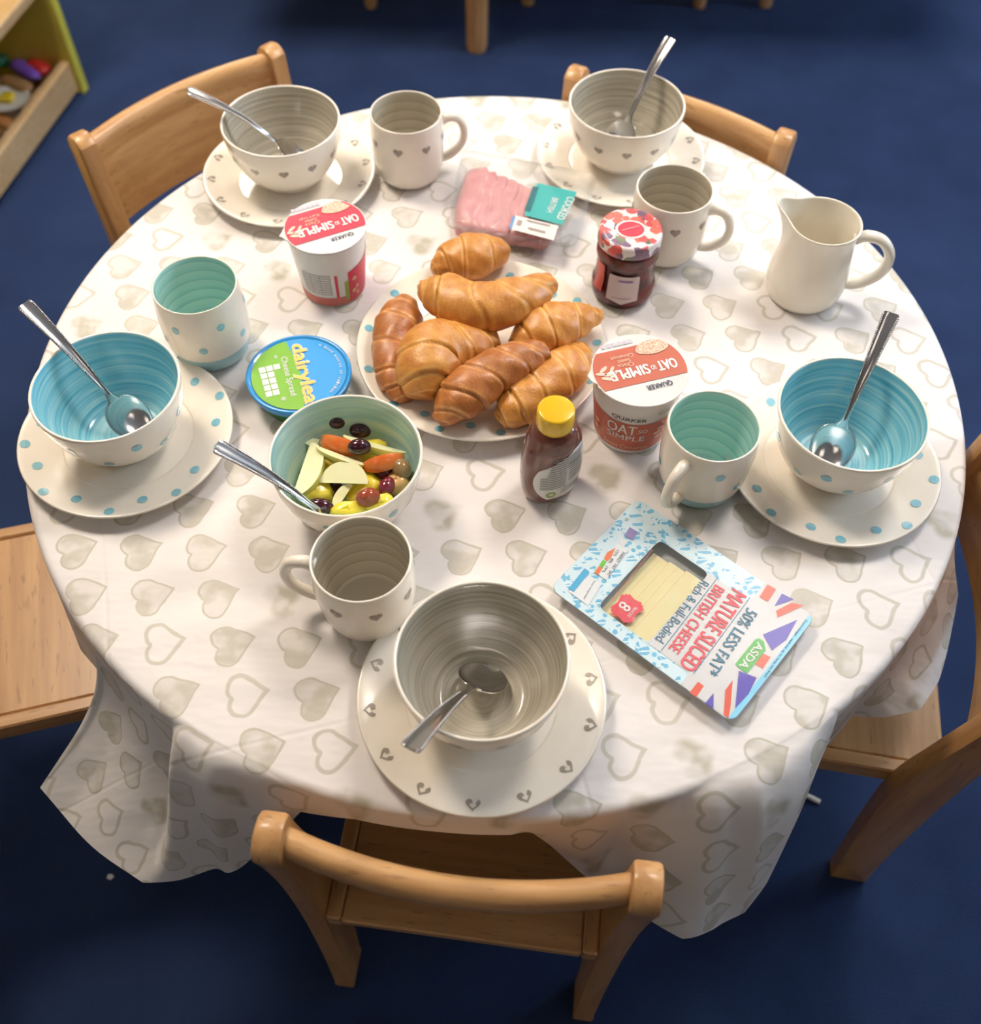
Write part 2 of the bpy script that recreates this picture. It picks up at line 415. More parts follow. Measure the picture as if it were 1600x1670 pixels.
def cloth_mat():
    n = NT('heart_print_cloth', .50, Specular_IOR_Level=.35, Coat_Weight=.06, Coat_Roughness=.3)
    uv = n.n.new('ShaderNodeUVMap').outputs[0]
    wob = n.vscale(n.vadd(n.noise(uv, 45, 2, .5, True), (.5, .5, .5), 'SUBTRACT'), (.0055, .0055, 0))
    x, y, _ = n.sep(n.vadd(uv, wob))
    yy = n.m('DIVIDE', n.m('SUBTRACT', y, .496), -.0478)
    j = n.m('FLOOR', n.m('ADD', yy, .5)); fy = n.m('MULTIPLY', n.m('SUBTRACT', yy, j), -.0478)
    xx = n.m('DIVIDE', n.m('SUBTRACT', n.m('ADD', x, .384 + 6), n.m('MULTIPLY', j, .0200)), .0600)
    i = n.m('FLOOR', n.m('ADD', xx, .5)); fx = n.m('MULTIPLY', n.m('SUBTRACT', xx, i), .0600)
    wn = n.n.new('ShaderNodeTexWhiteNoise'); wn.noise_dimensions = '2D'; n.link(n.comb(i, j), wn.inputs['Vector'])
    r1 = wn.outputs['Value']; rc, rg, rb = n.sep(wn.outputs['Color'])
    ang = n.m('ADD', math.radians(200 - 90), n.m('MULTIPLY', n.m('SUBTRACT', rc, .5), .35))
    ca = n.m('COSINE', ang); sa = n.m('SINE', ang); sc = .0345
    hx = n.m('DIVIDE', n.m('ADD', n.m('MULTIPLY', fx, ca), n.m('MULTIPLY', fy, sa)), sc)
    hy = n.m('ADD', n.m('DIVIDE', n.m('SUBTRACT', n.m('MULTIPLY', fy, ca), n.m('MULTIPLY', fx, sa)), sc), .55)
    ax = n.m('ABSOLUTE', hx); sq = lambda v: n.m('MULTIPLY', v, v)
    c = n.m('GREATER_THAN', n.m('ADD', ax, hy), 1.0)
    d1 = n.m('SUBTRACT', n.m('SQRT', n.m('ADD', sq(n.m('SUBTRACT', ax, .25)), sq(n.m('SUBTRACT', hy, .75)))), .35355)
    q1 = n.m('ADD', sq(ax), sq(n.m('SUBTRACT', hy, 1.0)))
    k = n.m('MULTIPLY', n.m('MAXIMUM', n.m('ADD', ax, hy), 0.0), .5)
    q2 = n.m('ADD', sq(n.m('SUBTRACT', ax, k)), sq(n.m('SUBTRACT', hy, k)))
    d2 = n.m('MULTIPLY', n.m('SQRT', n.m('MINIMUM', q1, q2)), n.m('SIGN', n.m('SUBTRACT', ax, hy)))
    d = n.m('ADD', n.m('MULTIPLY', c, d1), n.m('MULTIPLY', n.m('SUBTRACT', 1.0, c), d2))
    ss = lambda v, a, b: n.m('MULTIPLY', 1.0, (lambda mr: mr)(mapr(v, a, b)))
    def mapr(v, a, b):
        q = n.n.new('ShaderNodeMapRange'); q.interpolation_type = 'SMOOTHSTEP'; n.link(v, q.inputs[0])
        q.inputs[1].default_value = a; q.inputs[2].default_value = b; q.inputs[3].default_value = 0; q.inputs[4].default_value = 1; return q.outputs[0]
    inside = n.m('SUBTRACT', 1.0, mapr(d, -.02, .015))
    ringthin = n.m('MULTIPLY', inside, mapr(d, -.085, -.05))
    ringthick = n.m('MULTIPLY', inside, mapr(d, -.13, -.09))
    tex = n.noise(uv, 260, 3, .7); big = n.noise(uv, 38, 2, .5)
    filled = n.m('MULTIPLY', inside, n.m('ADD', .12, n.m('ADD', n.m('MULTIPLY', mapr(big, .38, .62), .46), n.m('MULTIPLY', tex, .22))))
    filled = n.m('MAXIMUM', filled, n.m('MULTIPLY', ringthin, .75))
    smud = n.m('MULTIPLY', n.m('SUBTRACT', 1.0, mapr(d, -.22, .06)), n.m('ADD', .25, n.m('MULTIPLY', mapr(big, .35, .6), .65)))
    isout = n.m('LESS_THAN', r1, .34); issm = n.m('GREATER_THAN', r1, .88)
    isfil = n.m('SUBTRACT', n.m('SUBTRACT', 1.0, isout), issm)
    amt = n.m('ADD', n.m('MULTIPLY', isout, n.m('MULTIPLY', ringthick, .62)), n.m('ADD', n.m('MULTIPLY', issm, smud), n.m('MULTIPLY', isfil, filled)))
    base = n.mix(n.noise(uv, 7, 2), (.80, .762, .748), (.83, .79, .775))
    hc = n.mix(rg, (.42, .40, .285), (.48, .44, .33))
    n.set('Base Color', n.mix(n.m('MULTIPLY', amt, .92), base, hc))
    vor = n.noise(n.vscale(uv, (1, 2.2, 1)), 9, 3, .5)
    u_, v_, _w = n.sep(uv); cr = None
    for (nx, ny, sp, off) in ((-.26, .966, .31, .07), (.966, .26, .37, .21)):
        dd = n.m('ADD', n.m('ADD', n.m('MULTIPLY', u_, nx), n.m('MULTIPLY', v_, ny)), 5 + off)
        dd = n.m('ADD', dd, n.m('MULTIPLY', n.noise(uv, 6, 1), .012))
        q = n.m('ABSOLUTE', n.m('SUBTRACT', n.m('FRACT', n.m('DIVIDE', dd, sp)), .5))
        rg_ = n.m('SUBTRACT', 1.0, mapr(q, 0.0, .0035 / sp)); cr = rg_ if cr is None else n.m('MAXIMUM', cr, rg_)
    n.bump(n.m('ADD', n.m('ADD', n.m('MULTIPLY', vor, 6.0), n.m('MULTIPLY', cr, .35)), n.m('MULTIPLY', n.noise(uv, 1500, 1), .06)), .35, .0022)
    return n.mat
CLOTH = cloth_mat()

def hp_(u, v, z, kr=1, kz=1):
    p = at(u, v, z) - Vector((TC.x, TC.y, T)); return (math.degrees(math.atan2(p.y, p.x)), math.hypot(p.x, p.y), z, kr, kz)
HEM = [(-180, .492, -.12, 1, 1), (-160, .492, -.12, 1, 1), (-150, .492, -.10, 1, 1), hp_(132, 1060, -.10, 1, 1), hp_(178, 1112, -.10, 1.5, 1), hp_(150, 1150, -.12, 1.8, .9), hp_(98, 1202, -.15, 2.0, .85),
       hp_(45, 1255, -.18, 2.2, .8), hp_(105, 1332, -.20, 2.2, .8), hp_(168, 1392, -.21, 2.0, .8), hp_(232, 1442, -.22, 2.0, .8), hp_(262, 1441, -.22, 1.0, 1.1), hp_(290, 1438, -.22, .75, 1.5), hp_(345, 1424, -.21, .68, 1.7), hp_(400, 1408, -.19, .68, 1.7),
       hp_(445, 1372, -.12, .7, 1.6), hp_(490, 1324, -.045, 1, 1.2), (-103, .493, -.024, 1, 1), (-95, .4925, -.02, 1, 1), (-88, .4925, -.02, 1, 1), hp_(868, 1354, -.030, 1, 1.1),
       hp_(905, 1385, -.08, 1.2, 1), hp_(950, 1425, -.12, 1.5, .9), hp_(1005, 1465, -.15, 1.6, .9), hp_(1060, 1500, -.17, 1.5, .9), hp_(1110, 1526, -.18, 1.25, 1.1), hp_(1165, 1518, -.19, .8, 1.5), hp_(1215, 1490, -.20, .68, 1.9), hp_(1250, 1440, -.20, .66, 1.9),
       hp_(1275, 1385, -.20, .66, 1.8), hp_(1292, 1310, -.20, .7, 1.5), (-57.5, .492, -.17, 1, 1), (-54.5, .493, -.15, 1.6, .8), hp_(1390, 1168, -.14, 2, .8), hp_(1445, 1170, -.14, 2.2, .75), hp_(1500, 1158, -.14, 2.2, .75), hp_(1528, 1110, -.135, 2, .8),
       hp_(1548, 1045, -.12, 1.6, .9), hp_(1563, 965, -.09, 1.2, 1), (-20, .493, -.11, 1, 1), (0, .492, -.12, 1, 1), (60, .491, -.12, 1, 1), (120, .492, -.12, 1, 1), (180, .492, -.12, 1, 1)]
for i_ in range(1, len(HEM)):
    if HEM[i_][0] <= HEM[i_ - 1][0]: HEM[i_] = (HEM[i_ - 1][0] + .25,) + HEM[i_][1:]
def hem(th):
    th = (th + 180) % 360 - 180
    for a, b in zip(HEM, HEM[1:]):
        if a[0] <= th <= b[0]:
            t = (th - a[0]) / (b[0] - a[0])
            return [a[i] + (b[i] - a[i]) * t for i in range(1, 5)]
def build_cloth():
    N = 900; rows = []; uvs = []; rr = .008
    for r in [0.0001] + [RT * k / 28 for k in range(1, 27)] + [RT * .955, RT - rr]:
        rows.append([Vector((TC.x + r * math.cos(a), TC.y + r * math.sin(a), T + .0006)) for a in [2 * PI * k / N for k in range(N)]])
        uvs.append([(TC.x + r * math.cos(a), TC.y + r * math.sin(a)) for a in [2 * PI * k / N for k in range(N)]])
    H = [hem(math.degrees(2 * PI * k / N)) for k in range(N)]
    turn = [PI / 2 * (1 - .72 * min(1, max(0, (h[3] - 1.15) / .45))) for h in H]     # gentle where the cloth slopes out
    for q in range(1, 6):                   # round over the table edge
        row = []; u = []
        for k in range(N):
            f = q / 5 * turn[k]; a = 2 * PI * k / N; r = RT - rr + rr * math.sin(f); z = -rr * (1 - math.cos(f))
            row.append(Vector((TC.x + r * math.cos(a), TC.y + r * math.sin(a), T + .0006 + z)))
            ru = RT - rr + rr * f; u.append((TC.x + ru * math.cos(a), TC.y + ru * math.sin(a)))
        rows.append(row); uvs.append(u)
    lastu = [RT - rr + rr * t_ for t_ in turn]; R0 = [RT - rr + rr * math.sin(t_) for t_ in turn]; Z0 = [-rr * (1 - math.cos(t_)) for t_ in turn]; lastp = list(rows[-1])
    for q in range(1, 31):
        s = q / 30; row = []; u = []
        for k in range(N):
            a = 2 * PI * k / N; th = math.degrees(a); th = (th + 180) % 360 - 180
            rh, zh, kr, kz = H[k]; zh = min(zh, -rr - .004)
            r = R0[k] + (rh - R0[k]) * s ** kr; z = Z0[k] + (zh - Z0[k]) * s ** kz
            amp = min(1, max(0, (-zh - .03) * 9)) * s
            fold = (.006 * math.sin(a * 19 + 1.3 * math.sin(a * 5)) + .003 * math.sin(a * 37 + 2 + s * 2)) * (1 - .8 * s ** 3)
            if -133 < th < -107: fold += .010 * math.exp(-((th + 117.5) / 1.4) ** 2) - .012 * math.exp(-((th + 121 - 2 * s) / 2.0) ** 2) * (1 - s * .5)
            if -84 < th < -57: fold += (.012 * math.sin(th * .62 + 2.2) + .005 * math.sin(th * 1.25 + s)) * math.exp(-((th + 74) / 9) ** 2) * (1 - .85 * s ** 3)
            r += fold * amp * (.35 if rh < .5 else 1)
            r = max(r, R0[k])
            p = Vector((TC.x + r * math.cos(a), TC.y + r * math.sin(a), T + .0006 + z))
            row.append(p); lastu[k] += max(.0005, (p - lastp[k]).length)
            u.append((TC.x + lastu[k] * math.cos(a), TC.y + lastu[k] * math.sin(a)))
        lastp = row; rows.append(row); uvs.append(u)
    mb = MB(); mb.grid(rows, True)
    o = obj('tablecloth', mb.v, mb.f, CLOTH, uv=[w for r in uvs for w in r])
    return tag(o, 'white tablecloth printed with beige hearts draped over the round table', 'tablecloth')
build_cloth()

# ------------------------------------------------------------------ chairs
def make_chair(label, O, rz, group='small beech chairs around the table'):
    t = thing('wooden_chair', label, 'chair', (O[0], O[1], 0), rz, group)
    rear = [(-.012, 0), (-.006, .1), (-.002, .2), (0, .31), (-.002, .42), (-.008, .50), (-.014, .545)]
    front = [(.024, .555), (.030, .50), (.046, .40), (.058, .31), (.052, .2), (.042, .1), (.032, 0)]
    top = [(-.012, .553), (-.004, .561), (.008, .564), (.018, .561)]
    poly = smooth_prof([(a, b) for a, b in rear], 4)
    poly = [(min(y, .1), z) for y, z in [(p[0], p[1]) for p in _cr(rear)]] + top + _cr(front)
    for sx in (-1, 1):
        x0, x1 = (sx * .132, sx * .156) if sx > 0 else (-.156, -.132)
        Mx = Matrix(((0, 0, 1, 0), (1, 0, 0, 0), (0, 1, 0, 0), (0, 0, 0, 1)))
        mb = MB()
        n = len(poly); e = .004
        cy = sum(p[0] for p in poly) / n; cz = sum(p[1] for p in poly) / n
        def ring(x, k):
            out = []
            for i, (y, z) in enumerate(poly):
                a = poly[i - 1]; b = poly[(i + 1) % n]; d = Vector((b[0] - a[0], b[1] - a[1])).normalized()
                out.append(Vector((x, y - d.y * k * -1 * 0 + (-d.y) * k, z + d.x * k)))
            return out
        # outline runs up the back and down the front: its inward normal is (d.y, -d.x)
        def ring(x, k):
            out = []
            for i, (y, z) in enumerate(poly):
                a = poly[i - 1]; b = poly[(i + 1) % n]; d = Vector((b[0] - a[0], b[1] - a[1])).normalized()
                out.append(Vector((x, y + d.y * k, z - d.x * k)))
            return out
        mb.grid([ring(x0, e), ring(x0 + e * .3, e * .3), ring(x0 + e, 0), ring(x1 - e, 0), ring(x1 - e * .3, e * .3), ring(x1, e)], True, 0, True, True)
        mb.build('back_post', WZ, t, sharp=35)
        mb = MB(); mb.box((min(x0, x1), .245, 0), (max(x0, x1), .285, .300), bev=.003); mb.build('leg', WZ, t, False)
        mb = MB(); xa, xb = (.1165, .132) if sx > 0 else (-.132, -.1165)
        mb.box((xa, .001, .284), (xb, .292, .3105), bev=.002); mb.build('side_rail', WY, t, False)
    mb = MB(); mb.box((-.116, 0, .294), (.116, .300, .309), bev=.002); mb.build('seat', WX, t, False)
    mb = MB(); mb.box((-.116, .240, .262), (.116, .258, .2935), bev=.002); mb.build('front_rail', WX, t, False)
    # curved back: a rounded top rail that carries a thinner panel
    rows = []; sec = [(-.009, .0), (-.0115, .010), (-.011, .019), (-.007, .026), (0, .0285), (.007, .026), (.011, .019), (.0115, .010), (.009, 0), (.006, -.008), (.0055, -.085), (.003, -.088), (-.003, -.088), (-.0055, -.085), (-.006, -.008)]
    for i in range(25):
        x = -.1325 + .265 * i / 24; bow = -.020 * (1 - (x / .1325) ** 2)
        rows.append([Vector((x, .006 + bow + y + (.24 * -z if z < 0 else 0), .527 + z)) for y, z in sec])
    mb = MB(); mb.grid(rows, True, 0, True, True); mb.build('backrest', WX, t, sharp=50)
    return t
def _cr(P):
    out = []
    for i in range(len(P) - 1):
        p0 = P[max(i - 1, 0)]; p1 = P[i]; p2 = P[i + 1]; p3 = P[min(i + 2, len(P) - 1)]
        for j in range(4):
            q = j / 4
            out.append(tuple(.5 * ((2 * p1[c]) + (-p0[c] + p2[c]) * q + (2 * p0[c] - 5 * p1[c] + 4 * p2[c] - p3[c]) * q * q + (-p0[c] + 3 * p1[c] - 3 * p2[c] + p3[c]) * q ** 3) for c in (0, 1)))
    out.append(P[-1]); return out
D2 = math.radians
chair = make_chair('low beech chair at the bottom, back to the viewer, behind the big plate', (-.022, .205), D2(-6.5))
dup(chair, (-.698, .493, 0), D2(-74.5), 'low beech chair cut off at the left edge, only its seat showing')
dup(chair, (-.415, 1.180, 0), D2(-136), 'low beech chair at upper left with its tall curved back panel showing')
dup(chair, (.236, 1.176, 0), D2(-207), 'low beech chair at upper right, mostly hidden behind the spotted plate and bowl')
dup(chair, (.501, .497, 0), D2(81), 'low beech chair at the right edge beside the drape of the cloth')
def stool(label, x, y, r_, corner):
    t = thing('low_stool', label, 'stool', (x, y, 0), r_, 'low stools under the far table'); w = .162
    ox = 0 if corner < 0 else -w
    for a in (0, w):
        for b in (0, w):
            mb = MB(); mb.tube([(ox + a, b, 0), (ox + a, b, .01), (ox + a, b, .27)], [.013, .015, .017], 12); mb.build('leg', WZ, t, sharp=50)
    mb = MB(); mb.box((ox - .025, -.025, .27), (ox + w + .025, w + .025, .295), bev=.005); mb.build('seat', WX, t, False)
stool('far low stool at the top, left of the round table leg, one leg tip showing', -.31, 2.385, D2(-45), 1)
stool('far low stool just right of the round table leg, one leg tip showing', .07, 2.41, D2(45), -1)
stool('far low stool at the top right, two leg tips showing', .488, 2.41, D2(3), -1)
t = thing('classroom_table', 'far low table whose round wooden leg stands at the top centre', 'table', (-.05, 2.21, 0))
mb = MB(); mb.box((-.6, -.1, .505), (1.1, .75, .53), bev=.004); mb.build('tabletop', WX, t, False)
for x, y in ((0, 0), (1.05, .42), (-.5, .65), (.95, .68)):
    mb = MB(); mb.tube([(x, y, z) for z in (0, .012, .505)], [.021, .024, .029], 20); mb.build('leg', WZ, t, sharp=50)

# ------------------------------------------------------------------ shelf unit with toys
OLIVE = plain('yellow_painted_board', (.66, .54, .08), .5); EDGE = plain('yellow_edge', (.60, .55, .07), .45)
LW1, LW2 = (.50, .31, .14), (.66, .45, .24); SHW = wood('pale_shelf_wood', 1, LW1, LW2)
e1 = Vector((-.178, -.984, 0)); e1.normalize(); ang = math.atan2(e1.y, e1.x)      # local +x runs along the front, +y points to the room... 
sh = thing('toy_shelf', 'low yellow and pale wood toy shelf at the upper left corner', 'shelf', (-.929, 2.012, 0), ang)
# local frame: x along the front towards the camera, y = left of x = +x world side reversed
def yb(d): return -d                          # depth behind the front
mb = MB(); mb.box((-.02, -.36, 0), (.0, .012, .75), 0, bev=.002); mb.build('side_panel', OLIVE, sh, False)
mb = MB(); mb.box((-.021, .0122, 0), (.001, .0145, .75), 0); mb.build('edge_strip', EDGE, sh, False)
mb = MB(); mb.box((1.20, -.36, 0), (1.22, .012, .75), 0, bev=.002); mb.build('side_panel', OLIVE, sh, False)
mb = MB(); mb.box((.0005, -.018, .008), (1.199, .004, .076), 0, bev=.003); mb.build('tray_front', SHW, sh, False)
mb = MB(); mb.box((.0005, -.345, .012), (1.199, -.017, .024), 0); mb.build('tray_bottom', SHW, sh, False)
mb = MB(); mb.box((.0005, -.36, .02), (1.199, -.346, .75), 0); mb.build('back_panel', OLIVE, sh, False)
mb = MB(); mb.box((.0005, -.345, .228), (1.199, .002, .252), 0, bev=.003); mb.build('upper_shelf', SHW, sh, False)
mb = MB(); mb.box((.42, -.344, .0245), (.432, -.0165, .070), 0); mb.build('divider', SHW, sh, False)
Rsh = Matrix.Translation(sh.location) @ Matrix.Rotation(ang, 4, 'Z')
def shp(x, y, z): return Rsh @ Vector((x, y, z))
def sticker(x, z, c, nm):
    mb = MB(); mb.prism([(.009 * math.cos(k * PI / 8), .009 * math.sin(k * PI / 8)) for k in range(16)], 0, .0008, M=Matrix.Translation((x, .0022, z)) @ Matrix.Rotation(-PI / 2, 4, 'X'))
    mb.build('sticker', plain(nm, c, .4), sh, False)['label'] = nm.replace('_', ' ')
sticker(.205, .032, (.10, .28, .55), 'blue_round_sticker'); sticker(.22, .062, (.62, .55, .12), 'yellow_round_sticker')
def toy(name, label, cat, p, q, r, c, flat=.6):
    P, Q = at(p[0], p[1], p[2] - T), at(q[0], q[1], q[2] - T); mb = MB(); pts = []; rad = []
    for i in range(13):
        s = i / 12; pts.append(P.lerp(Q, s)); rad.append(r * math.sqrt(max(0.03, 1 - (2 * s - 1) ** 4)))
    c0 = P.copy(); mb.tube([x - c0 for x in pts], rad, 14, flat=flat)
    o = mb.build(name, plain(name + '_paint', c, .35), None); o.location = c0; return tag(o, label, cat)
toy('red_toy', 'red rounded toy lying in the shelf tray next to the yellow panel', 'toy', (46, 102, .062), (78, 118, .062), .020, (.58, .03, .025))
toy('purple_toy', 'long purple toy lying beside the red toy in the tray', 'toy', (20, 101, .060), (64, 127, .060), .019, (.20, .09, .50))
toy('green_toy', 'green toy in the tray at the left edge behind the purple one', 'toy', (-8, 92, .060), (14, 100, .060), .026, (.02, .20, .09))
toy('tan_toy', 'tan oblong toy in the middle of the shelf tray', 'toy', (2, 128, .060), (52, 146, .060), .017, (.38, .22, .09))
toy('orange_toy', 'orange brown toy in the near part of the tray', 'toy', (-14, 196, .060), (22, 204, .060), .018, (.48, .20, .06))
mb = lathe_mb([(0, 0), (.03, 0), (.044, .006), (.046, .009), (.042, .009), (.03, .004), (0, .004)], 0, 32)
pc = at(14, 166, .052 - T)
mb.add([Vector(( .02 * math.cos(k), .02 * math.sin(k), z)) for z in (-.0275, .0003) for k in (0, 2.1, 4.2)], [(0, 1, 4, 3), (1, 2, 5, 4), (2, 0, 3, 5)])
tag(mb.build('toy_plate', plain('white_toy_plastic', (.75, .74, .7), .3), loc=pc), 'white toy plate lying in the shelf tray', 'toy plate')
mb = MB(); mb.box((-.014, -.014, 0), (.014, .014, .012), bev=.003)
tag(mb.build('yellow_toy', plain('yellow_toy_plastic', (.75, .54, .03), .3), None, False, loc=pc + Vector((0, 0, .0042))), 'small yellow toy block on the white toy plate', 'toy')

# small things on the carpet
mb = MB(); a = at(1308, 1293, -.527); b = at(1337, 1308, -.527); mb.tube([(0, 0, 0), (b - a) * .5, b - a], .0035, 8)
tag(mb.build('white_chalk', plain('chalk_white', (.75, .74, .72), .8), loc=a), 'small white chalk stick on the carpet under the right drape', 'chalk')
mb = MB(); mb.prism([(-.004, -.002), (.001, -.004), (.005, 0), (.002, .003), (-.003, .003)], 0, .0015)
tag(mb.build('paper_scrap', plain('scrap_white', (.75, .74, .72), .8), None, False, loc=at(180, 1430, -.53)), 'tiny white paper scrap on the carpet at lower left', 'paper scrap')

# ------------------------------------------------------------------ crockery
BOWL_OUT = [(0, .0015), (.028, .0015), (.030, 0), (.0335, 0), (.0345, .003), (.042, .010), (.054, .024), (.0625, .042), (.0672, .060), (.0696, .078)]
BOWL_IN = [(.0664, .0775), (.0640, .060), (.0592, .043), (.051, .027), (.042, .0145), (.036, .0095), (.030, .0085), (.015, .0075), (0, .0075)]
def crp(P, k=5): return smooth_prof(P, k)
def bowl_mesh(name, inm, parent):
    o = crp(BOWL_OUT[3:]); i = crp(BOWL_IN); rim = [(.0694, .0796), (.0681, .0802), (.0669, .0795)]
    prof = BOWL_OUT[:3] + o + rim + i; n0 = 3 + len(o) + 2
    mb = lathe_mb(prof, lambda m, k: 0 if k < n0 else 1, 80)
    return mb.build(name, [CREAM, inm], parent), Prof(BOWL_OUT[:3] + o)
def make_bowl(loc, inm, deco, label, group, rz=0):
    t = thing('bowl', label, 'bowl', loc, rz, group)
    _, pr = bowl_mesh('body', inm, t)
    mb = MB()
    if deco == 'dots':
        for k in range(14): dot_part(t, pr, pr.at_z(.056 if k % 2 else .036), k * 2 * PI / 14 + .05 * random.uniform(-1, 1), .0052)
    else:
        for k in range(12): heart_part(t, pr, pr.at_z(.052), k * 2 * PI / 12 + .15, .0115, solid=True)
    return t
def plate_prof(R, zr, rw):
    k = R / .105
    bot = [(0, .002), (.052 * k, .002), (.054 * k, 0), (.058 * k, 0), (.060 * k, .002), (.072 * k, .0055), (.09 * k, zr * .68), (R - .002, zr - .0028), (R, zr - .0012)]
    top = [(R - .0012, zr), (R - .004, zr - .0002), (.09 * k, zr * .82), (.077 * k, zr * .62), (rw * 1.02, .0062), (rw * .94, .0048), (.03, .0046), (0, .0046)]
    return bot, top
def make_plate(loc, R, zr, deco, label, group, rz=0, ringr=None, nd=18):
    t = thing('plate', label, 'plate', loc, rz, group); rw = .064 * R / .105
    bot, top = plate_prof(R, zr, rw); top = crp(top, 5)
    lathe_mb(bot + top, 0, 96).build('body', CREAM, t)
    pr = Prof(top); mb = MB()
    if deco == 'dots':
        for k in range(nd):
            rr = R * (.925 if k % 2 else .835) + random.uniform(-.001, .001)
            dot_part(t, pr, pr.at_r(rr), (k + random.uniform(-.12, .12)) * 2 * PI / nd, .0050, side=1)
    else:
        for k in range(14): heart_part(t, pr, pr.at_r(R * .90), k * 2 * PI / 14 + .1, .0125, side=1, flip=1)
    return t
PL = {'F': (-.0048, .3498), 'L': (-.3630, .6244), 'TL': (-.2529, 1.0354), 'TR': (.1546, 1.0816), 'R': (.3345, .6065)}
z0 = T + .0012
GP, GB = 'side plates under the bowls', 'breakfast bowls'
p1 = make_plate((*PL['L'], z0), .105, .0164, 'dots', 'cream plate with blue dots under the blue bowl at left', GP, .2)
dup(p1, (*PL['R'], z0), 2.2, 'cream plate with blue dots under the blue bowl at right')
p2 = make_plate((*PL['F'], z0), .105, .0164, 'hearts', 'cream plate with grey hearts under the front taupe bowl', GP, .07)
dup(p2, (*PL['TL'], z0), 1.0, 'cream plate with grey hearts under the taupe bowl at upper left')
dup(p2, (*PL['TR'], z0), 2.0, 'cream plate with grey hearts under the taupe bowl at upper right')
zb = z0 + .0049
b1 = make_bowl((*PL['L'], zb), BLUE_IN, 'dots', 'cream bowl with blue brushed inside on the left plate', GB, .3)
dup(b1, (*PL['R'], zb), 1.1, 'cream bowl with blue brushed inside on the right plate')
b3 = make_bowl((-.1313, .552, z0), MINT_IN, 'dots', 'blue dotted bowl full of cut fruit standing on the cloth', GB, 2.3)
b2 = make_bowl((*PL['F'], zb), TAUPE_IN, 'hearts', 'cream bowl with taupe ringed inside on the front plate', GB, .1)
dup(b2, (*PL['TL'], zb), .5, 'cream bowl with taupe inside on the upper left plate')
dup(b2, (*PL['TR'], zb), 1.4, 'cream bowl with taupe inside on the upper right plate')
CP = (-.0128, .7479)
make_plate((*CP, z0), .1322, .0200, 'dots', 'large cream dotted plate piled with croissants', 'dinner plates', .3, nd=26)

def make_mug(name, loc, inm, deco, label, group, rz, handle=True, band=False, H=.0865):
    t = thing(name, label, 'mug' if handle else 'cup', loc, rz, group)
    k = H / .0865
    out = [(.0305, 0), (.0325, .0012), (.0368, .0065), (.0405, .0185), (.0428, .034), (.0438, .052), (.0436, .068), (.0428, .0855 * 1)]
    if not handle: out = [(.0315, 0), (.0335, .0012), (.0378, .006), (.0420, .018), (.0445, .034), (.0452, .050), (.0442, .068), (.0422, .0855)]
    inn = [(.0402, .0850), (.0408, .068), (.0407, .052), (.0392, .035), (.0355, .019), (.0305, .0090), (.0270, .0072), (.012, .0066), (0, .0066)]
    o = crp(out, 6); prof = [(0, .001), (.024, .001)] + o + [(.0424, .0864), (.0415, .0868), (.0406, .0862)] + crp(inn)
    n0 = 2 + len(o) + 2
    lathe_mb([(r, z * k) for r, z in prof], lambda m, i: (1 if i >= n0 else (2 if band and m[1] < .022 * k else 0)), 72).build('body', [CREAM, inm, BAND], t)
    pr = Prof([(r, z * k) for r, z in o])
    if handle:
        mb = MB(); pts = []
        P = [(.0415, .070), (.050, .0735), (.061, .0705), (.0675, .060), (.0690, .048), (.0655, .036), (.0570, .026), (.0475, .0205), (.0385, .0195)]
        P = _cr(P); mb.tube([(x, 0, z * k) for x, z in P], [.0062 - .0012 * math.sin(PI * i / (len(P) - 1)) for i in range(len(P))], 14, flat=.62, upv=(0, 1, 0))
        # the strap is broad across and thin in its curve
        for v in mb.v: v.y *= 1.15 / .62 * .9
        mb.build('handle', CREAM, t)
    mb = MB()
    if deco == 'dots':
        for j in range(12):
            a = j * 2 * PI / 12 + .26
            if handle and abs((a + PI) % (2 * PI) - PI) < .3: continue
            dot_part(t, pr, pr.at_z((.064 if j % 2 else .040) * k), a, .0045)
    else:
        for j in range(8):
            a = (j + .5) * 2 * PI / 8
            heart_part(t, pr, pr.at_z(.060 * k), a, .0115, solid=True)
    return t
GM = 'breakfast mugs'
m1 = make_mug('mug', (-.1071, .4376, z0), TAUPE_MUG, 'hearts', 'heart mug with taupe inside touching the front bowl, handle to the left', GM, D2(176))
dup(m1, (-.1074, 1.0525, z0), D2(12), 'heart mug with taupe inside at the top, between two bowls')
dup(m1, (.1972, .9215, z0), D2(-22), 'heart mug with taupe inside behind the jam jar')
make_mug('mug', (.2030, .5860, z0), MINT_MUG, 'dots', 'blue dotted mug with mint inside beside the cinnamon oat pot', GM, D2(232), band=True)
make_mug('cup', (-.3005, .7520, z0), MINT_MUG, 'dots', 'blue dotted cup with mint inside above the left bowl', 'breakfast cups', .4, handle=False, band=True, H=.092)

# jug
J = (.3474, .8545); SPA = math.atan2(.875 - J[1], .301 - J[0])
t = thing('milk_jug', 'plain ivory milk jug with spout and loop handle at upper right', 'jug', (*J, z0))
def jwarp(p, a):
    d = (a - SPA + PI) % (2 * PI) - PI; k = max(0, (p.z - .055) / .047); k = min(k, 1.05)
    g = math.exp(-(d / .30) ** 2) * k ** 1.8; h = math.exp(-(d / .75) ** 2) * k ** 2
    r = Vector((p.x, p.y, 0)); u = r.normalized() if r.length > 1e-5 else r
    q = p + u * (.0150 * g + .002 * h); q.z += .0045 * g + .003 * h - .0012 * (1 - h) * k
    return q
jo = crp([(.0345, 0), (.037, .001), (.0405, .007), (.0435, .020), (.0435, .034), (.0405, .055), (.0375, .075), (.0372, .088), (.0388, .100)], 6)
ji = crp([(.0360, .0995), (.0345, .088), (.0348, .075), (.0378, .055), (.0408, .034), (.0405, .020), (.036, .008), (.02, .006), (0, .006)], 6)
